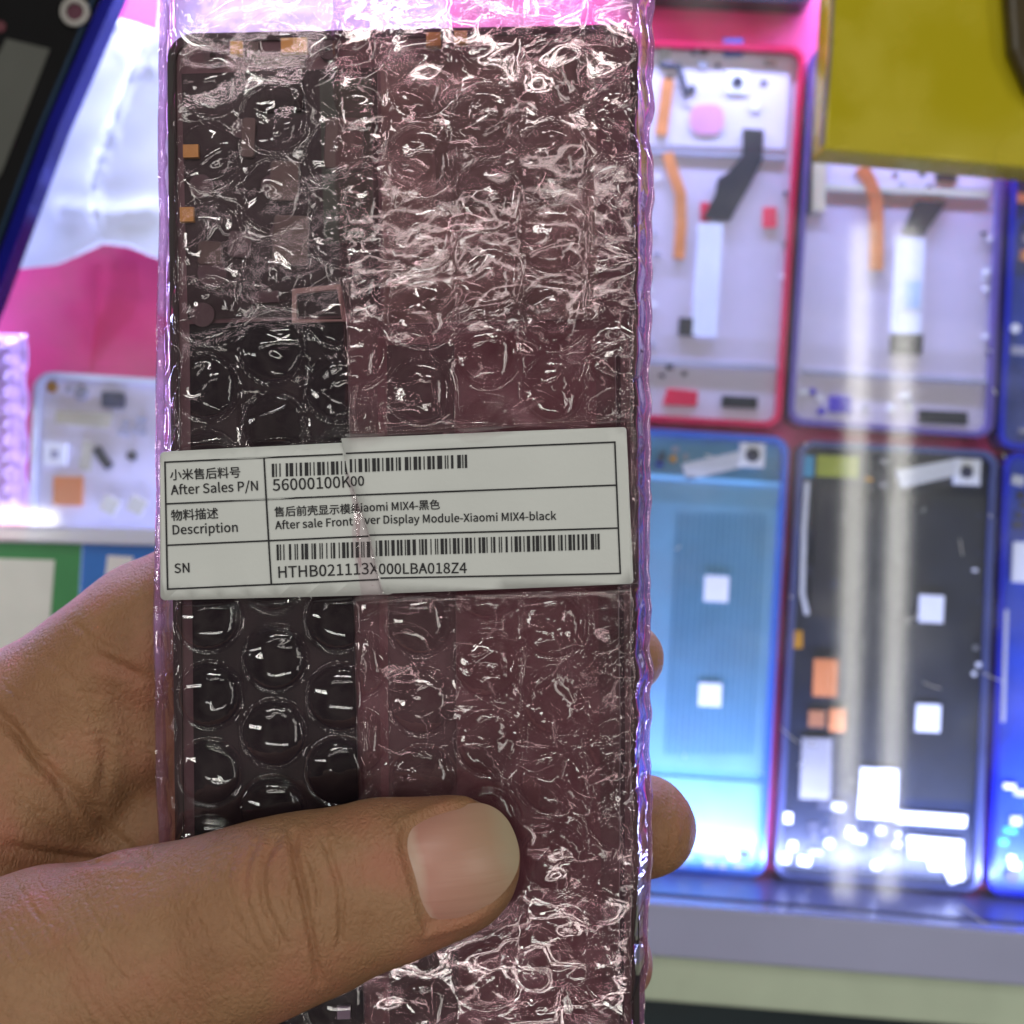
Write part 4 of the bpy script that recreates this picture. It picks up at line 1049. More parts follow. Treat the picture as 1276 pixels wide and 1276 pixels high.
GLYPHS = {
    '小米售后料号': '65,116 65,3 64,0 61,0 38,0 42,-11 69,-9 75,-5 76,3 76,116|99,80 110,58 120,36 125,17 137,22 131,41 121,63 109,84|28,83 23,63 15,42 4,25 14,19 26,38 34,59 40,81|254,111 233,75 242,71 265,106|156,105 168,88 175,72 186,77 178,93 166,110|204,118 204,64 148,64 148,53 196,53 182,34 164,17 145,4 153,-5 171,9 189,27 204,48 204,-11 215,-11 215,48 231,28 249,10 268,-4 276,5 257,18 239,35 224,53 272,53 272,64 215,64 215,118|315,118 307,102 296,88 285,77 292,69 305,82 305,36 315,36 315,41 406,41 406,50 361,50 361,60 397,60 397,68 361,68 361,77 396,77 396,85 361,85 361,94 403,94 403,102 363,102 355,118 345,115 352,102 318,102 325,115|304,31 304,-11 315,-11 315,-5 387,-5 387,-11 398,-11 398,31|315,4 315,22 387,22 387,4|351,77 351,68 315,68 315,77|351,85 315,85 315,94 351,94|351,60 351,50 315,50 315,60|441,105 441,69 440,45 436,19 425,-4 433,-11 445,14 451,43 452,69 554,69 554,79 452,79 452,96 485,99 517,103 544,108 535,117 509,112 476,108|464,49 464,-11 474,-11 474,-4 532,-4 532,-11 544,-11 544,49|474,6 474,39 532,39 532,6|568,107 575,76 584,78 575,109|613,109 604,77 611,75 622,107|632,100 655,82 660,90 638,108|625,65 649,48 654,57 630,73|567,71 567,61 587,61 580,45 573,29 565,17 570,7 580,25 589,47 589,-11 599,-11 599,47 613,23 620,31 599,59 599,61 622,61 622,71 599,71 599,117 589,117 589,71|622,28 624,19 667,27 667,-11 677,-11 677,29 696,32 694,41 677,39 677,118 667,118 667,37|737,103 803,103 803,83 737,83|726,112 726,74 814,74 814,112|709,62 709,52 738,52 729,27 802,27 798,8 793,0 786,-1 762,0 766,-10 790,-11 797,-10 802,-7 809,5 814,32 815,36 744,36 750,52 831,52 831,62',
    'After Sales P/N': '1,0 14,0 24,31 61,31 71,0 85,0 50,103 35,103|27,42 32,57 42,92 43,92 53,57 58,42|90,66 100,66 100,0 113,0 113,66 129,66 129,76 113,76 113,88 116,99 124,103 132,101 135,111 122,113 106,107 100,88 100,76 90,75|167,-2 182,1 179,11 170,9 161,12 159,23 159,66 179,66 179,76 159,76 159,97 148,97 146,76 134,75 134,66 146,66 146,24 151,5|227,-2 241,0 252,6 248,14 239,10 229,8 211,16 203,35 255,35 255,42 247,68 225,78 208,73 196,59 191,38 196,17 209,3|203,44 211,62 225,68 239,62 244,44|274,0 287,0 287,49 296,63 306,67 313,65 316,76 308,78 296,74 286,62 284,76 274,76|389,-2 415,7 424,27 418,45 403,55 389,61 377,67 371,78 377,89 391,93 404,91 414,84 421,92 408,101 391,104 367,97 358,77 365,60 379,51 394,45 406,38 411,26 405,14 389,10 374,13 361,22 354,13 369,2|461,-2 474,1 486,9 487,0 498,0 498,47 492,69 472,78 455,75 442,68 447,59 457,65 469,67 482,61 485,48 459,43 443,34 439,20 445,4|464,9 455,11 451,21 458,33 485,40 485,18 475,11|535,-2 543,-1 541,9 538,9 536,10 535,14 535,111 522,111 522,15 525,3|593,-2 606,0 618,6 613,14 604,10 594,8 576,16 569,35 620,35 621,42 613,68 590,78 574,73 561,59 556,38 561,17 574,3|569,44 576,62 590,68 604,62 609,44|659,-2 680,5 687,21 679,36 664,44 652,49 647,57 651,65 661,68 671,66 679,61 685,69 674,75 661,78 642,72 635,56 642,42 657,34 669,29 675,20 671,12 660,8 647,11 637,17 631,9 644,1|738,0 750,0 750,41 767,41 787,44 800,55 805,73 800,90 787,100 767,103 738,103|750,51 750,92 765,92 785,88 792,73 786,56 766,51|814,-25 823,-25 865,111 856,111|881,0 893,0 893,54 892,86 903,65 941,0 954,0 954,103 942,103 942,49 944,17 943,17 932,38 894,103 881,103',
    '物料描述': '75,118 69,97 61,79 50,64 58,58 74,84 86,84 78,62 66,42 53,26 61,20 75,37 87,60 95,84 107,84 97,50 82,19 61,-3 70,-9 91,15 106,48 116,84 123,84 120,39 116,14 112,3 107,0 92,1 95,-10 111,-10 117,-8 121,-4 126,9 130,38 133,89 133,94 78,94 84,116|14,110 10,84 4,63 12,58 18,79 31,79 31,47 5,40 8,30 31,37 31,-11 41,-11 41,40 59,46 57,55 41,50 41,79 55,79 55,89 41,89 41,118 31,118 31,89 20,89 23,108|148,107 155,76 164,78 155,109|193,109 184,77 190,75 202,107|212,100 234,82 240,90 218,108|205,65 229,48 234,57 210,73|147,71 147,61 166,61 160,45 153,29 144,17 150,7 160,25 169,47 169,-11 179,-11 179,47 193,23 200,31 179,59 179,61 202,61 202,71 179,71 179,117 169,117 169,71|202,28 204,19 247,27 247,-11 257,-11 257,29 275,32 274,41 257,39 257,118 247,118 247,37|385,118 385,97 360,97 360,118 350,118 350,97 330,97 330,88 350,88 350,70 360,70 360,88 385,88 385,70 395,70 395,88 413,88 413,97 395,97 395,118|346,25 367,25 367,6 346,6|346,35 346,54 367,54 367,35|398,25 398,6 377,6 377,25|398,35 377,35 377,54 398,54|336,63 336,-11 346,-11 346,-4 398,-4 398,-10 408,-10 408,63|303,118 303,89 286,89 286,80 303,80 303,49 284,43 287,33 303,38 303,2 301,-1 287,-1 290,-10 308,-8 312,-5 313,2 313,41 328,46 327,56 313,52 313,80 328,80 328,89 313,89 313,118|520,110 538,92 546,98 528,115|430,107 451,81 459,87 438,112|503,116 503,90 465,90 465,80 498,80 488,60 476,42 462,28 470,20 482,33 493,50 503,69 503,9 513,9 513,69 526,54 536,39 544,26 553,32 543,47 530,64 515,80 552,80 552,90 513,90 513,116|457,68 427,68 427,58 447,58 447,15 437,10 426,0 433,-9 443,3 453,7 466,0 483,-6 504,-7 552,-6 555,5 504,2 484,4 468,8 457,15',
    'Description': '14,0 40,0 66,6 83,24 88,52 83,79 66,97 40,103 14,103|27,11 27,92 39,92 59,87 71,74 75,52 71,30 59,16 39,11|140,-2 154,0 165,6 161,14 152,10 141,8 124,16 116,35 168,35 168,42 160,68 138,78 121,73 109,59 104,38 109,17 122,3|116,44 124,62 138,68 152,62 157,44|207,-2 227,5 234,21 227,36 211,44 200,49 195,57 198,65 209,68 218,66 226,61 232,69 222,75 209,78 189,72 183,56 190,42 205,34 217,29 222,20 218,12 207,8 195,11 185,17 178,9 191,1|282,-2 296,1 307,8 301,16 293,11 283,9 266,17 260,38 267,59 284,67 292,65 299,61 305,69 296,75 283,78 265,73 252,60 247,38 252,16 264,3|324,0 337,0 337,49 346,63 356,67 363,65 366,76 357,78 345,74 336,62 334,76 324,76|378,0 391,0 391,76 378,76|385,92 391,94 393,100 391,106 385,109 379,106 376,100 379,94|417,-32 430,-32 430,-6 429,7 440,0 450,-2 466,3 478,17 483,39 480,60 469,73 453,78 440,75 429,67 428,67 427,76 417,76|448,9 439,11 430,17 430,57 440,65 450,67 465,60 470,39 464,17|527,-2 541,1 539,11 530,9 521,12 518,23 518,66 539,66 539,76 518,76 518,97 508,97 506,76 494,75 494,66 506,66 506,24 510,5|556,0 569,0 569,76 556,76|563,92 569,94 571,100 569,106 563,109 557,106 554,100 557,94|624,-2 642,3 655,16 660,38 655,60 642,73 624,78 607,73 594,60 589,38 594,16 607,3|624,9 608,17 602,38 608,59 624,67 640,59 646,38 640,17|680,0 693,0 693,55 703,64 713,67 724,62 728,46 728,0 740,0 740,48 735,70 717,78 703,74 692,65 691,65 690,76 680,76',
    'SN': '43,-2 68,7 77,27 71,45 56,55 42,61 30,67 25,78 30,89 44,93 57,91 67,84 74,92 61,101 44,104 21,97 11,77 18,60 32,51 47,45 59,38 64,26 59,14 43,10 27,13 14,22 7,13 22,2|98,0 110,0 110,54 108,86 109,86 120,65 157,0 171,0 171,103 158,103 158,49 160,17 159,17 148,38 111,103 98,103',
    '56000100K': '37,-2 53,2 65,14 70,33 61,58 39,66 24,62 27,92 65,92 65,103 15,103 12,55 19,50 27,55 36,56 51,50 57,33 51,15 35,9 21,12 10,20 4,12 17,2|120,-2 141,7 149,32 142,56 121,64 109,60 98,51 102,77 111,90 124,94 133,92 140,86 148,94 137,102 124,104 105,99 91,81 86,49 90,21 102,4|98,41 108,51 119,54 133,48 137,32 132,15 120,8 105,17|194,-2 211,4 222,22 226,52 222,81 211,99 194,104 177,99 166,81 162,52 166,22 177,4|194,9 180,19 175,52 180,84 194,94 209,84 214,52 209,19|272,-2 289,4 300,22 304,52 300,81 289,99 272,104 255,99 244,81 240,52 244,22 255,4|272,9 258,19 253,52 258,84 272,94 286,84 292,52 286,19|350,-2 367,4 378,22 382,52 378,81 367,99 350,104 333,99 322,81 318,52 322,22 333,4|350,9 336,19 330,52 336,84 350,94 364,84 369,52 364,19|401,0 457,0 457,11 437,11 437,103 427,103 406,95 406,87 424,87 424,11 401,11|505,-2 522,4 533,22 537,52 533,81 522,99 505,104 488,99 477,81 473,52 477,22 488,4|505,9 491,19 486,52 491,84 505,94 519,84 525,52 519,19|583,-2 600,4 611,22 615,52 611,81 600,99 583,104 566,99 555,81 551,52 555,22 566,4|583,9 569,19 563,52 569,84 583,94 597,84 603,52 597,19|636,0 649,0 649,32 667,54 697,0 712,0 675,64 707,103 692,103 649,51 649,103 636,103',
    '00': '39,-2 56,4 67,22 71,52 67,81 56,99 39,104 22,99 11,81 7,52 11,22 22,4|39,9 25,19 19,52 25,84 39,94 53,84 59,52 53,19|117,-2 134,4 145,22 149,52 145,81 134,99 117,104 100,99 89,81 85,52 89,22 100,4|117,9 103,19 97,52 103,84 117,94 131,84 136,52 131,19',
    '售后前壳显示模组': '35,118 27,102 16,88 4,77 12,69 25,82 25,36 35,36 35,41 126,41 126,50 81,50 81,60 117,60 117,68 81,68 81,77 116,77 116,85 81,85 81,94 123,94 123,102 83,102 75,118 65,115 72,102 38,102 45,115|24,31 24,-11 35,-11 35,-5 107,-5 107,-11 118,-11 118,31|35,4 35,22 107,22 107,4|71,77 71,68 35,68 35,77|71,85 35,85 35,94 71,94|71,60 71,50 35,50 35,60|161,105 161,69 160,45 156,19 145,-4 153,-11 165,14 171,43 172,69 274,69 274,79 172,79 172,96 205,99 236,103 264,108 255,117 229,112 195,108|184,49 184,-11 194,-11 194,-4 252,-4 252,-11 263,-11 263,49|194,6 194,39 252,39 252,6|365,72 365,15 375,15 375,72|393,76 393,2 390,-1 372,-1 375,-11 398,-9 402,-5 404,2 404,76|381,118 368,96 326,96 333,98 319,118 309,114 322,96 288,96 288,86 413,86 413,96 380,96 393,115|337,42 337,28 306,28 306,42|337,50 306,50 306,64 337,64|296,73 296,-11 306,-11 306,20 337,20 337,1 335,-1 319,-1 323,-11 343,-9 347,-5 348,1 348,73|431,64 431,35 441,35 441,54 539,54 539,35 549,35 549,64|485,118 485,105 429,105 429,96 485,96 485,83 440,83 440,74 541,74 541,83 496,83 496,96 552,96 552,105 496,105 496,118|462,44 462,26 455,10 425,-3 430,-12 456,-2 469,11 472,26 472,34 509,34 509,4 512,-7 523,-10 541,-10 551,-6 555,11 546,15 544,2 540,0 524,0 520,0 519,4 519,44|594,80 666,80 666,65 594,65|594,102 666,102 666,88 594,88|584,111 584,57 677,57 677,111|675,46 656,18 664,14 684,42|578,42 593,13 602,17 586,45|640,51 640,5 619,5 619,51 610,51 610,5 566,5 566,-5 695,-5 695,5 650,5 650,51|733,49 726,34 716,19 705,8 715,2 726,14 736,29 744,46|796,45 806,30 815,15 821,1 831,6 825,20 816,35 806,49|721,107 721,97 820,97 820,107|709,73 709,63 765,63 765,3 764,0 761,0 740,0 744,-11 769,-9 775,-5 776,3 776,63 832,63 832,73|906,58 955,58 955,48 906,48|906,76 955,76 955,66 906,66|943,118 943,106 921,106 921,118 911,118 911,106 891,106 891,97 911,97 911,87 921,87 921,97 943,97 943,87 953,87 953,97 973,97 973,106 953,106 953,118|897,84 897,40 925,40 923,29 888,29 888,20 920,20 908,6 884,-3 890,-11 910,-4 923,6 931,20 940,6 953,-4 969,-11 976,-3 955,6 941,20 972,20 972,29 934,29 935,40 965,40 965,84|865,118 865,91 847,91 847,81 865,81 860,61 853,42 845,28 850,17 858,33 865,52 865,-11 875,-11 875,61 885,40 892,48 875,75 875,81 889,81 889,91 875,91 875,118|987,8 989,-2 1037,10 1036,19|1048,111 1048,2 1034,2 1034,-8 1115,-8 1115,2 1103,2 1103,111|1058,2 1058,29 1092,29 1092,2|1058,65 1092,65 1092,38 1058,38|1058,75 1058,101 1092,101 1092,75|990,59 1014,64 999,44 987,35 991,25 1037,36 1037,45 1006,39 1017,53 1028,67 1039,83 1030,88 1021,73 1000,71 1009,84 1018,98 1025,113 1015,118 1004,93 995,78 986,69',
    'iaomi MIX4-黑色': '13,0 26,0 26,76 13,76|19,92 25,94 28,100 25,106 19,109 13,106 11,100 13,94|69,-2 82,1 94,9 95,9 96,0 106,0 106,47 100,69 80,78 63,75 50,68 55,59 65,65 78,67 90,61 93,48 67,43 52,34 47,20 53,4|73,9 63,11 59,21 67,33 93,40 93,18 83,11|160,-2 177,3 190,16 195,38 190,60 177,73 160,78 142,73 130,60 125,38 130,16 142,3|160,9 144,17 138,38 144,59 160,67 176,59 182,38 176,17|215,0 228,0 228,55 238,64 247,67 258,62 261,46 261,0 274,0 274,55 284,64 293,67 304,62 307,46 307,0 320,0 320,48 314,70 297,78 284,74 272,63 265,74 251,78 238,74 227,65 226,76 215,76|345,0 358,0 358,76 345,76|351,92 357,94 360,100 357,106 351,109 345,106 343,100 345,94|416,0 428,0 428,57 426,87 435,64 454,10 463,10 482,64 490,87 491,87 489,57 489,0 501,0 501,103 486,103 466,48 459,26 451,48 432,103 416,103|530,0 543,0 543,103 530,103|559,0 573,0 587,28 596,44 605,28 620,0 635,0 604,52 632,103 619,103 605,76 598,61 597,61 589,76 575,103 561,103 589,53|684,0 696,0 696,28 710,28 710,39 696,39 696,103 682,103 640,37 640,28 684,28|684,39 653,39 676,74 685,89 684,70|721,34 757,34 757,44 721,44|803,97 812,76 819,79 810,100|855,100 845,78 851,75 864,97|811,13 813,-10 824,-9 821,13|840,12 847,-10 858,-8 849,14|868,13 886,-11 896,-7 878,16|787,16 780,3 771,-7 781,-12 790,0 797,14|795,104 828,104 828,73 795,73|838,104 870,104 870,73 838,73|771,31 771,22 896,22 896,31 838,31 838,44 884,44 884,53 838,53 838,64 881,64 881,112 785,112 785,64 828,64 828,53 782,53 782,44 828,44 828,31|970,69 970,45 937,45 937,69|980,69 1013,69 1013,45 980,45|987,96 972,79 935,79 950,96|953,118 941,100 926,84 909,72 915,62 927,71 927,11 933,-5 956,-9 1010,-9 1031,-3 1038,19 1028,23 1024,5 1010,1 955,1 941,3 937,11 937,35 1013,35 1013,28 1024,28 1024,79 985,79 1003,101 996,106 994,105 957,105 962,115',
    'After sale Front': '1,0 14,0 24,31 61,31 71,0 85,0 50,103 35,103|27,42 32,57 42,92 43,92 53,57 58,42|90,66 100,66 100,0 113,0 113,66 129,66 129,76 113,76 113,88 116,99 124,103 132,101 135,111 122,113 106,107 100,88 100,76 90,75|167,-2 182,1 179,11 170,9 161,12 159,23 159,66 179,66 179,76 159,76 159,97 148,97 146,76 134,75 134,66 146,66 146,24 151,5|227,-2 241,0 252,6 248,14 239,10 229,8 211,16 203,35 255,35 255,42 247,68 225,78 208,73 196,59 191,38 196,17 209,3|203,44 211,62 225,68 239,62 244,44|274,0 287,0 287,49 296,63 306,67 313,65 316,76 308,78 296,74 286,62 284,76 274,76|380,-2 400,5 407,21 400,36 384,44 373,49 368,57 371,65 382,68 391,66 399,61 405,69 395,75 382,78 362,72 355,56 363,42 378,34 389,29 395,20 391,12 380,8 368,11 357,17 351,9 364,1|443,-2 456,1 468,9 469,0 480,0 480,47 474,69 454,78 437,75 424,68 429,59 439,65 452,67 464,61 467,48 441,43 425,34 421,20 427,4|446,9 437,11 433,21 440,33 467,40 467,18 457,11|518,-2 525,-1 523,9 520,9 518,10 517,14 517,111 504,111 504,15 507,3|575,-2 588,0 600,6 595,14 586,10 576,8 558,16 551,35 602,35 603,42 595,68 572,78 556,73 543,59 538,38 543,17 556,3|551,44 558,62 573,68 586,62 591,44|654,0 667,0 667,46 706,46 706,57 667,57 667,92 713,92 713,103 654,103|730,0 743,0 743,49 752,63 762,67 769,65 772,76 764,78 752,74 742,62 741,76 730,76|814,-2 831,3 844,16 849,38 844,60 831,73 814,78 797,73 784,60 779,38 784,16 797,3|814,9 798,17 792,38 798,59 814,67 830,59 836,38 830,17|869,0 882,0 882,55 892,64 903,67 914,62 917,46 917,0 930,0 930,48 924,70 907,78 893,74 881,65 880,76 869,76|979,-2 993,1 990,11 982,9 972,12 970,23 970,66 990,66 990,76 970,76 970,97 959,97 958,76 946,75 946,66 957,66 957,24 962,5',
    'ver Display Module-Xiaomi MIX4-black': '29,0 44,0 71,76 59,76 44,33 37,10 36,10 29,33 15,76 2,76|117,-2 130,0 142,6 137,14 128,10 118,8 100,16 93,35 144,35 145,42 137,68 114,78 98,73 85,59 80,38 85,17 98,3|93,44 100,62 115,68 128,62 133,44|163,0 176,0 176,49 185,63 195,67 203,65 205,76 197,78 185,74 175,62 174,76 163,76|250,0 277,0 303,6 319,24 324,52 319,79 303,97 276,103 250,103|263,11 263,92 275,92 295,87 307,74 311,52 307,30 295,16 275,11|346,0 358,0 358,76 346,76|352,92 358,94 361,100 358,106 352,109 346,106 344,100 346,94|404,-2 424,5 432,21 424,36 408,44 397,49 392,57 395,65 406,68 415,66 423,61 430,69 419,75 406,78 387,72 380,56 387,42 402,34 414,29 419,20 416,12 404,8 392,11 382,17 376,9 388,1|450,-32 462,-32 462,-6 462,7 473,0 483,-2 499,3 511,17 516,39 513,60 502,73 486,78 473,75 462,67 461,67 460,76 450,76|481,9 472,11 462,17 462,57 473,65 483,67 498,60 503,39 497,17|550,-2 557,-1 555,9 553,9 550,10 549,14 549,111 536,111 536,15 540,3|594,-2 607,1 619,9 620,0 631,0 631,47 625,69 605,78 588,75 575,68 580,59 590,65 603,67 615,61 618,48 592,43 576,34 572,20 578,4|597,9 588,11 584,21 591,33 618,40 618,18 608,11|656,-33 674,-25 685,-6 713,76 701,76 687,34 681,12 680,12 673,34 657,76 644,76 675,0 673,-6 666,-18 656,-22 650,-21 647,-31|761,0 772,0 772,57 771,87 779,64 799,10 808,10 827,64 835,87 836,87 834,57 834,0 846,0 846,103 831,103 811,48 804,26 803,26 796,48 776,103 761,103|903,-2 920,3 933,16 938,38 933,60 920,73 903,78 885,73 872,60 868,38 872,16 885,3|903,9 887,17 881,38 887,59 903,67 919,59 925,38 919,17|984,-2 997,1 1007,9 1009,0 1019,0 1019,111 1006,111 1006,82 1007,69 997,76 985,78 969,73 957,59 953,38 956,16 967,3|987,9 971,17 966,38 972,59 988,67 997,65 1006,59 1006,19 997,12|1067,-2 1081,2 1092,12 1093,12 1094,0 1104,0 1104,76 1091,76 1091,22 1081,12 1071,9 1060,14 1057,29 1057,76 1044,76 1044,28 1049,6|1143,-2 1151,-1 1149,9 1146,9 1144,10 1143,14 1143,111 1130,111 1130,15 1133,3|1200,-2 1214,0 1225,6 1221,14 1212,10 1202,8 1184,16 1177,35 1228,35 1228,42 1221,68 1198,78 1181,73 1169,59 1164,38 1169,17 1182,3|1176,44 1184,62 1198,68 1212,62 1217,44|1241,34 1277,34 1277,44 1241,44|1285,0 1299,0 1314,28 1322,44 1323,44 1331,28 1347,0 1361,0 1331,52 1359,103 1345,103 1332,76 1324,61 1316,76 1302,103 1287,103 1315,53|1376,0 1389,0 1389,76 1376,76|1382,92 1389,94 1391,100 1389,106 1382,109 1376,106 1374,100 1376,94|1432,-2 1445,1 1457,9 1458,9 1459,0 1469,0 1469,47 1463,69 1443,78 1426,75 1413,68 1418,59 1428,65 1441,67 1453,61 1457,48 1430,43 1415,34 1410,20 1416,4|1436,9 1426,11 1422,21 1430,33 1457,40 1457,18 1446,11|1523,-2 1540,3 1553,16 1558,38 1553,60 1540,73 1523,78 1506,73 1493,60 1488,38 1493,16 1506,3|1523,9 1507,17 1501,38 1507,59 1523,67 1539,59 1545,38 1539,17|1578,0 1591,0 1591,55 1601,64 1610,67 1621,62 1624,46 1624,0 1637,0 1637,55 1647,64 1656,67 1667,62 1670,46 1670,0 1683,0 1683,48 1678,70 1660,78 1647,74 1635,63 1628,74 1614,78 1601,74 1590,65 1589,76 1578,76|1708,0 1721,0 1721,76 1708,76|1714,92 1721,94 1723,100 1721,106 1714,109 1708,106 1706,100 1708,94|1779,0 1791,0 1791,57 1789,87 1790,87 1798,64 1817,10 1826,10 1845,64 1854,87 1853,57 1853,0 1865,0 1865,103 1849,103 1829,48 1822,26 1814,48 1795,103 1779,103|1893,0 1906,0 1906,103 1893,103|1922,0 1936,0 1951,28 1959,44 1968,28 1983,0 1998,0 1968,52 1996,103 1982,103 1968,76 1961,61 1952,76 1938,103 1924,103 1952,53|2048,0 2060,0 2060,28 2073,28 2073,39 2060,39 2060,103 2046,103 2003,37 2003,28 2048,28|2048,39 2016,39 2039,74 2048,89 2048,70|2084,34 2120,34 2120,44 2084,44|2173,-2 2189,3 2201,17 2206,39 2202,60 2192,73 2175,78 2163,75 2152,67 2152,81 2152,111 2139,111 2139,0 2149,0 2151,8 2162,1|2171,9 2162,11 2152,17 2152,57 2162,65 2172,67 2188,60 2192,39 2186,17|2239,-2 2247,-1 2245,9 2242,9 2240,10 2239,14 2239,111 2226,111 2226,15 2229,3|2283,-2 2296,1 2308,9 2309,9 2310,0 2320,0 2320,47 2314,69 2294,78 2277,75 2264,68 2269,59 2279,65 2292,67 2304,61 2308,48 2281,43 2266,34 2261,20 2267,4|2287,9 2277,11 2273,21 2281,33 2308,40 2308,18 2297,11|2374,-2 2388,1 2399,8 2393,16 2385,11 2375,9 2358,17 2352,38 2359,59 2376,67 2384,65 2391,61 2397,69 2388,75 2375,78 2357,73 2344,60 2339,38 2344,16 2356,3|2416,0 2428,0 2428,20 2443,37 2465,0 2479,0 2450,45 2475,76 2461,76 2429,36 2428,36 2428,111 2416,111',
    'HTHB021113X': '14,0 27,0 27,48 75,48 75,0 88,0 88,103 75,103 75,60 27,60 27,103 14,103|137,0 150,0 150,92 182,92 182,103 106,103 106,92 137,92|200,0 213,0 213,48 261,48 261,0 274,0 274,103 261,103 261,60 213,60 213,103 200,103|302,0 335,0 355,3 369,13 374,30 368,47 353,55 364,64 368,78 358,97 332,103 302,103|315,59 315,92 331,92 349,89 355,76 349,64 330,59|315,10 315,49 333,49 354,45 361,31 353,15 333,10|419,-2 436,4 447,22 451,52 447,81 436,99 419,104 402,99 391,81 387,52 391,22 402,4|419,9 405,19 399,52 405,84 419,94 433,84 438,52 433,19|464,0 528,0 528,11 500,11 483,10 504,32 518,54 523,74 515,96 493,104 477,100 463,89 471,82 480,91 492,94 506,88 511,74 506,55 490,33 464,8|548,0 604,0 604,11 583,11 583,103 574,103 552,95 552,87 571,87 571,11 548,11|625,0 682,0 682,11 661,11 661,103 651,103 630,95 630,87 648,87 648,11 625,11|703,0 759,0 759,11 739,11 739,103 729,103 708,95 708,87 726,87 726,11 703,11|805,-2 829,6 838,27 832,45 817,54 830,63 835,79 826,98 805,104 789,101 776,92 783,84 793,91 804,94 817,90 822,78 816,64 793,58 793,48 818,43 825,28 820,14 804,9 790,12 779,21 773,12 785,2|849,0 862,0 877,28 885,44 886,44 895,28 910,0 924,0 894,52 922,103 909,103 895,76 888,61 887,61 879,76 865,103 851,103 879,53',
    '000LBA018Z4': '39,-2 56,4 67,22 71,52 67,81 56,99 39,104 22,99 11,81 7,52 11,22 22,4|39,9 25,19 19,52 25,84 39,94 53,84 59,52 53,19|117,-2 134,4 145,22 149,52 145,81 134,99 117,104 100,99 89,81 85,52 89,22 100,4|117,9 103,19 97,52 103,84 117,94 131,84 136,52 131,19|194,-2 211,4 222,22 226,52 222,81 211,99 194,104 177,99 166,81 162,52 166,22 177,4|194,9 180,19 175,52 180,84 194,94 209,84 214,52 209,19|247,0 305,0 305,11 260,11 260,103 247,103|323,0 356,0 376,3 390,13 395,30 389,47 374,55 385,64 389,78 379,97 354,103 323,103|336,59 336,92 352,92 370,89 376,76 371,64 352,59|336,10 336,49 354,49 375,45 382,31 375,15 354,10|402,0 415,0 425,31 462,31 472,0 486,0 451,103 437,103|428,42 433,57 443,92 444,92 454,57 459,42|525,-2 542,4 553,22 557,52 553,81 542,99 525,104 508,99 497,81 493,52 497,22 508,4|525,9 511,19 506,52 511,84 525,94 540,84 545,52 540,19|576,0 633,0 633,11 612,11 612,103 602,103 581,95 581,87 599,87 599,11 576,11|681,-2 704,6 713,25 708,42 696,52 705,63 710,77 702,97 681,104 661,97 653,78 657,64 667,54 654,43 648,25 658,6|688,56 672,64 665,78 669,90 681,95 694,89 699,76 696,66|681,8 666,13 660,27 664,40 674,50 693,40 701,25 696,13|727,0 797,0 797,11 743,11 797,95 797,103 732,103 732,92 781,92 727,8|852,0 864,0 864,28 877,28 877,39 864,39 864,103 850,103 807,37 807,28 852,28|852,39 820,39 844,74 852,89 852,70',
}
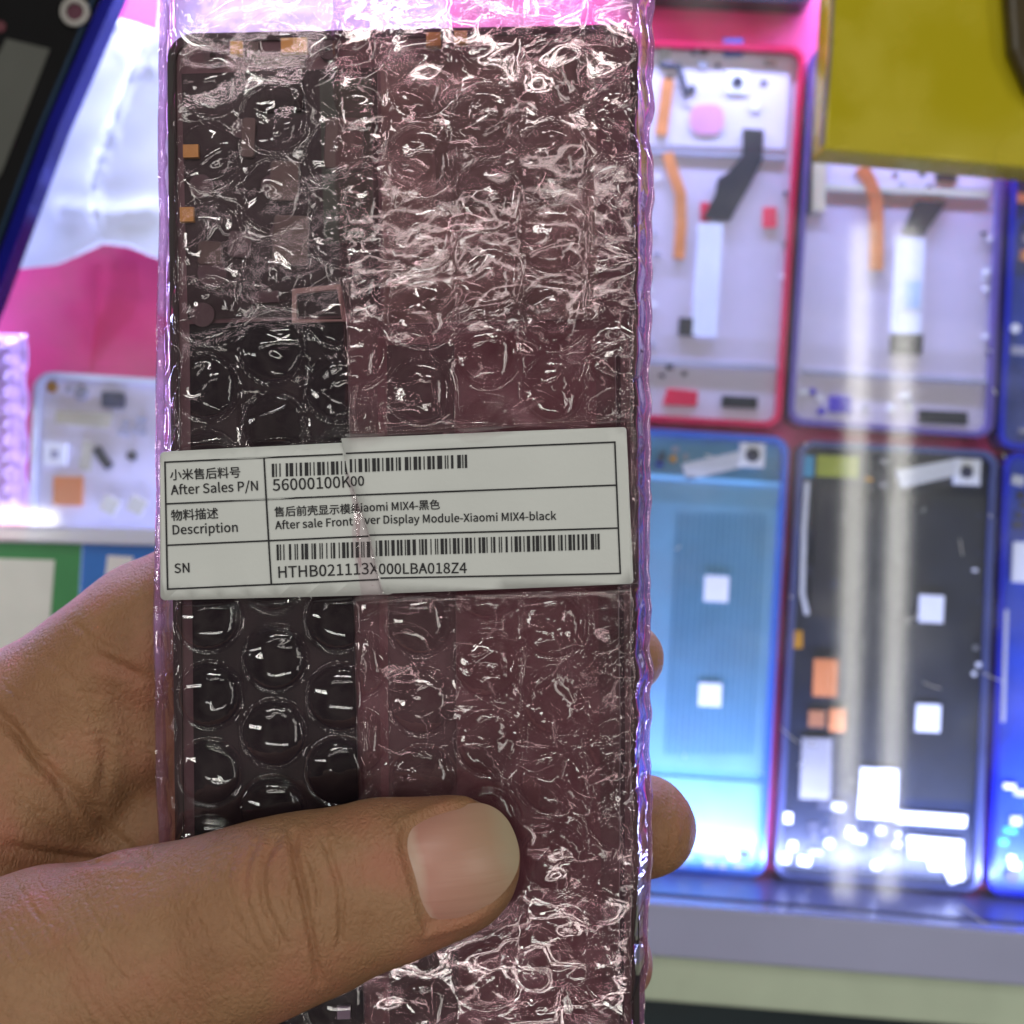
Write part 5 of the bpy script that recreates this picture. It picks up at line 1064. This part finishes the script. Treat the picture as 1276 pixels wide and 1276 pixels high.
def text(name, key, x0, y0, x1, y1, right=0, bold=.0, stretch=1.0):
    """a printed line fitted between two baseline ends given in photo units"""
    z = (ZR if right else ZL) + EP
    cu = bpy.data.curves.new(name, 'CURVE'); cu.dimensions = '2D'; cu.fill_mode = 'FRONT'
    sp = [np.array([tuple(map(int, p.split(','))) for p in s.split()], float) for s in GLYPHS[key].split('|')]
    xs = np.concatenate([s[:, 0] for s in sp]); lo, hi = xs.min(), xs.max()
    k = WF * (HC - z) / PX; A = Vector((x0, y0)); B = Vector((x1, y1)); d = (B - A); f = d.length / (hi - lo); d.normalize(); nrm = Vector((d.y, -d.x))
    for s in sp:
        p = cu.splines.new('POLY'); p.points.add(len(s) - 1); p.use_cyclic_u = True
        for q, (x, y) in zip(p.points, s):
            v = A + d * ((x - lo) * f) + nrm * (y * f * stretch)
            q.co = ((v.x - PX / 2) * k, (PX / 2 - v.y) * k, z, 1)
    cu.offset = bold
    o = bpy.data.objects.new(name, cu); C.objects.link(o)
    me = bpy.data.meshes.new_from_object(o.evaluated_get(bpy.context.evaluated_depsgraph_get()))
    bpy.data.objects.remove(o); bpy.data.curves.remove(cu); me.name = name
    for v in me.vertices: v.co.z += bendL(v.co)
    return link(name, me, mink, lab)
BO = .000022
T = lambda *a, **k: text('lettering', *a, bold=BO, **k)
T('小米售后料号', 212, 597.5, 300, 594)
T('After Sales P/N', 213, 616.5, 322, 611)
T('物料描述', 213.5, 648, 272, 645)
T('Description', 215.5, 666, 296.5, 662.5)
T('SN', 218, 714, 236.5, 713)
T('56000100K', 340.5, 611.5, 437, 607)
T('00', 437, 605.5, 453.5, 605, 1)
T('售后前壳显示模组', 342.5, 643, 450, 638.5)
T('iaomi MIX4-黑色', 449.5, 637.5, 548, 633.5, 1)
T('After sale Front', 343.5, 659.5, 439.5, 654.5)
T('ver Display Module-Xiaomi MIX4-black', 454, 653, 693, 647.5, 1)
T('HTHB021113X', 347.5, 720, 471, 715)
T('000LBA018Z4', 472, 715.5, 581.5, 714, 1)
# crumpled sliver of pink film over the label's joint
def flap():
    L = [(430, 590), (436, 612), (441, 640), (438, 662), (440, 690), (446, 716), (450, 741)]
    b = bmesh.new(); n = 40; m = 12; V = []; rs = np.random.RandomState(8)
    ph = rs.rand(12) * 6.28
    for j in range(n):
        y = 588 + (742 - 588) * j / (n - 1); xa = float(np.interp(y, [p[1] for p in L], [p[0] for p in L])); xb = cx_at(y) + 1.5
        for i in range(m):
            x = xa + (xb - xa) * i / (m - 1)
            z = ZL + EP + .00012 + .00042 * (i / (m - 1)) + .00010 * (math.sin(x * .5 + y * .21 + ph[0]) + math.sin(x * .3 - y * .37 + ph[1]) + .7 * math.sin(y * .6 + ph[2])) * (i / (m - 1)) ** .5 * .6
            q = U(x, y, max(z, ZL + EP + .0001)); q.z += bendL(q); V.append(q)
    F = [[j * m + i, (j + 1) * m + i, (j + 1) * m + i + 1, j * m + i + 1] for j in range(n - 1) for i in range(m - 1)]
    return mesh_np('film_flap', V, F)
link('film_flap', flap(), film_mat('film_flap', (.97, .915, .94), .05, (.82, .62, .66), .06, .05, .3, 900), bag)
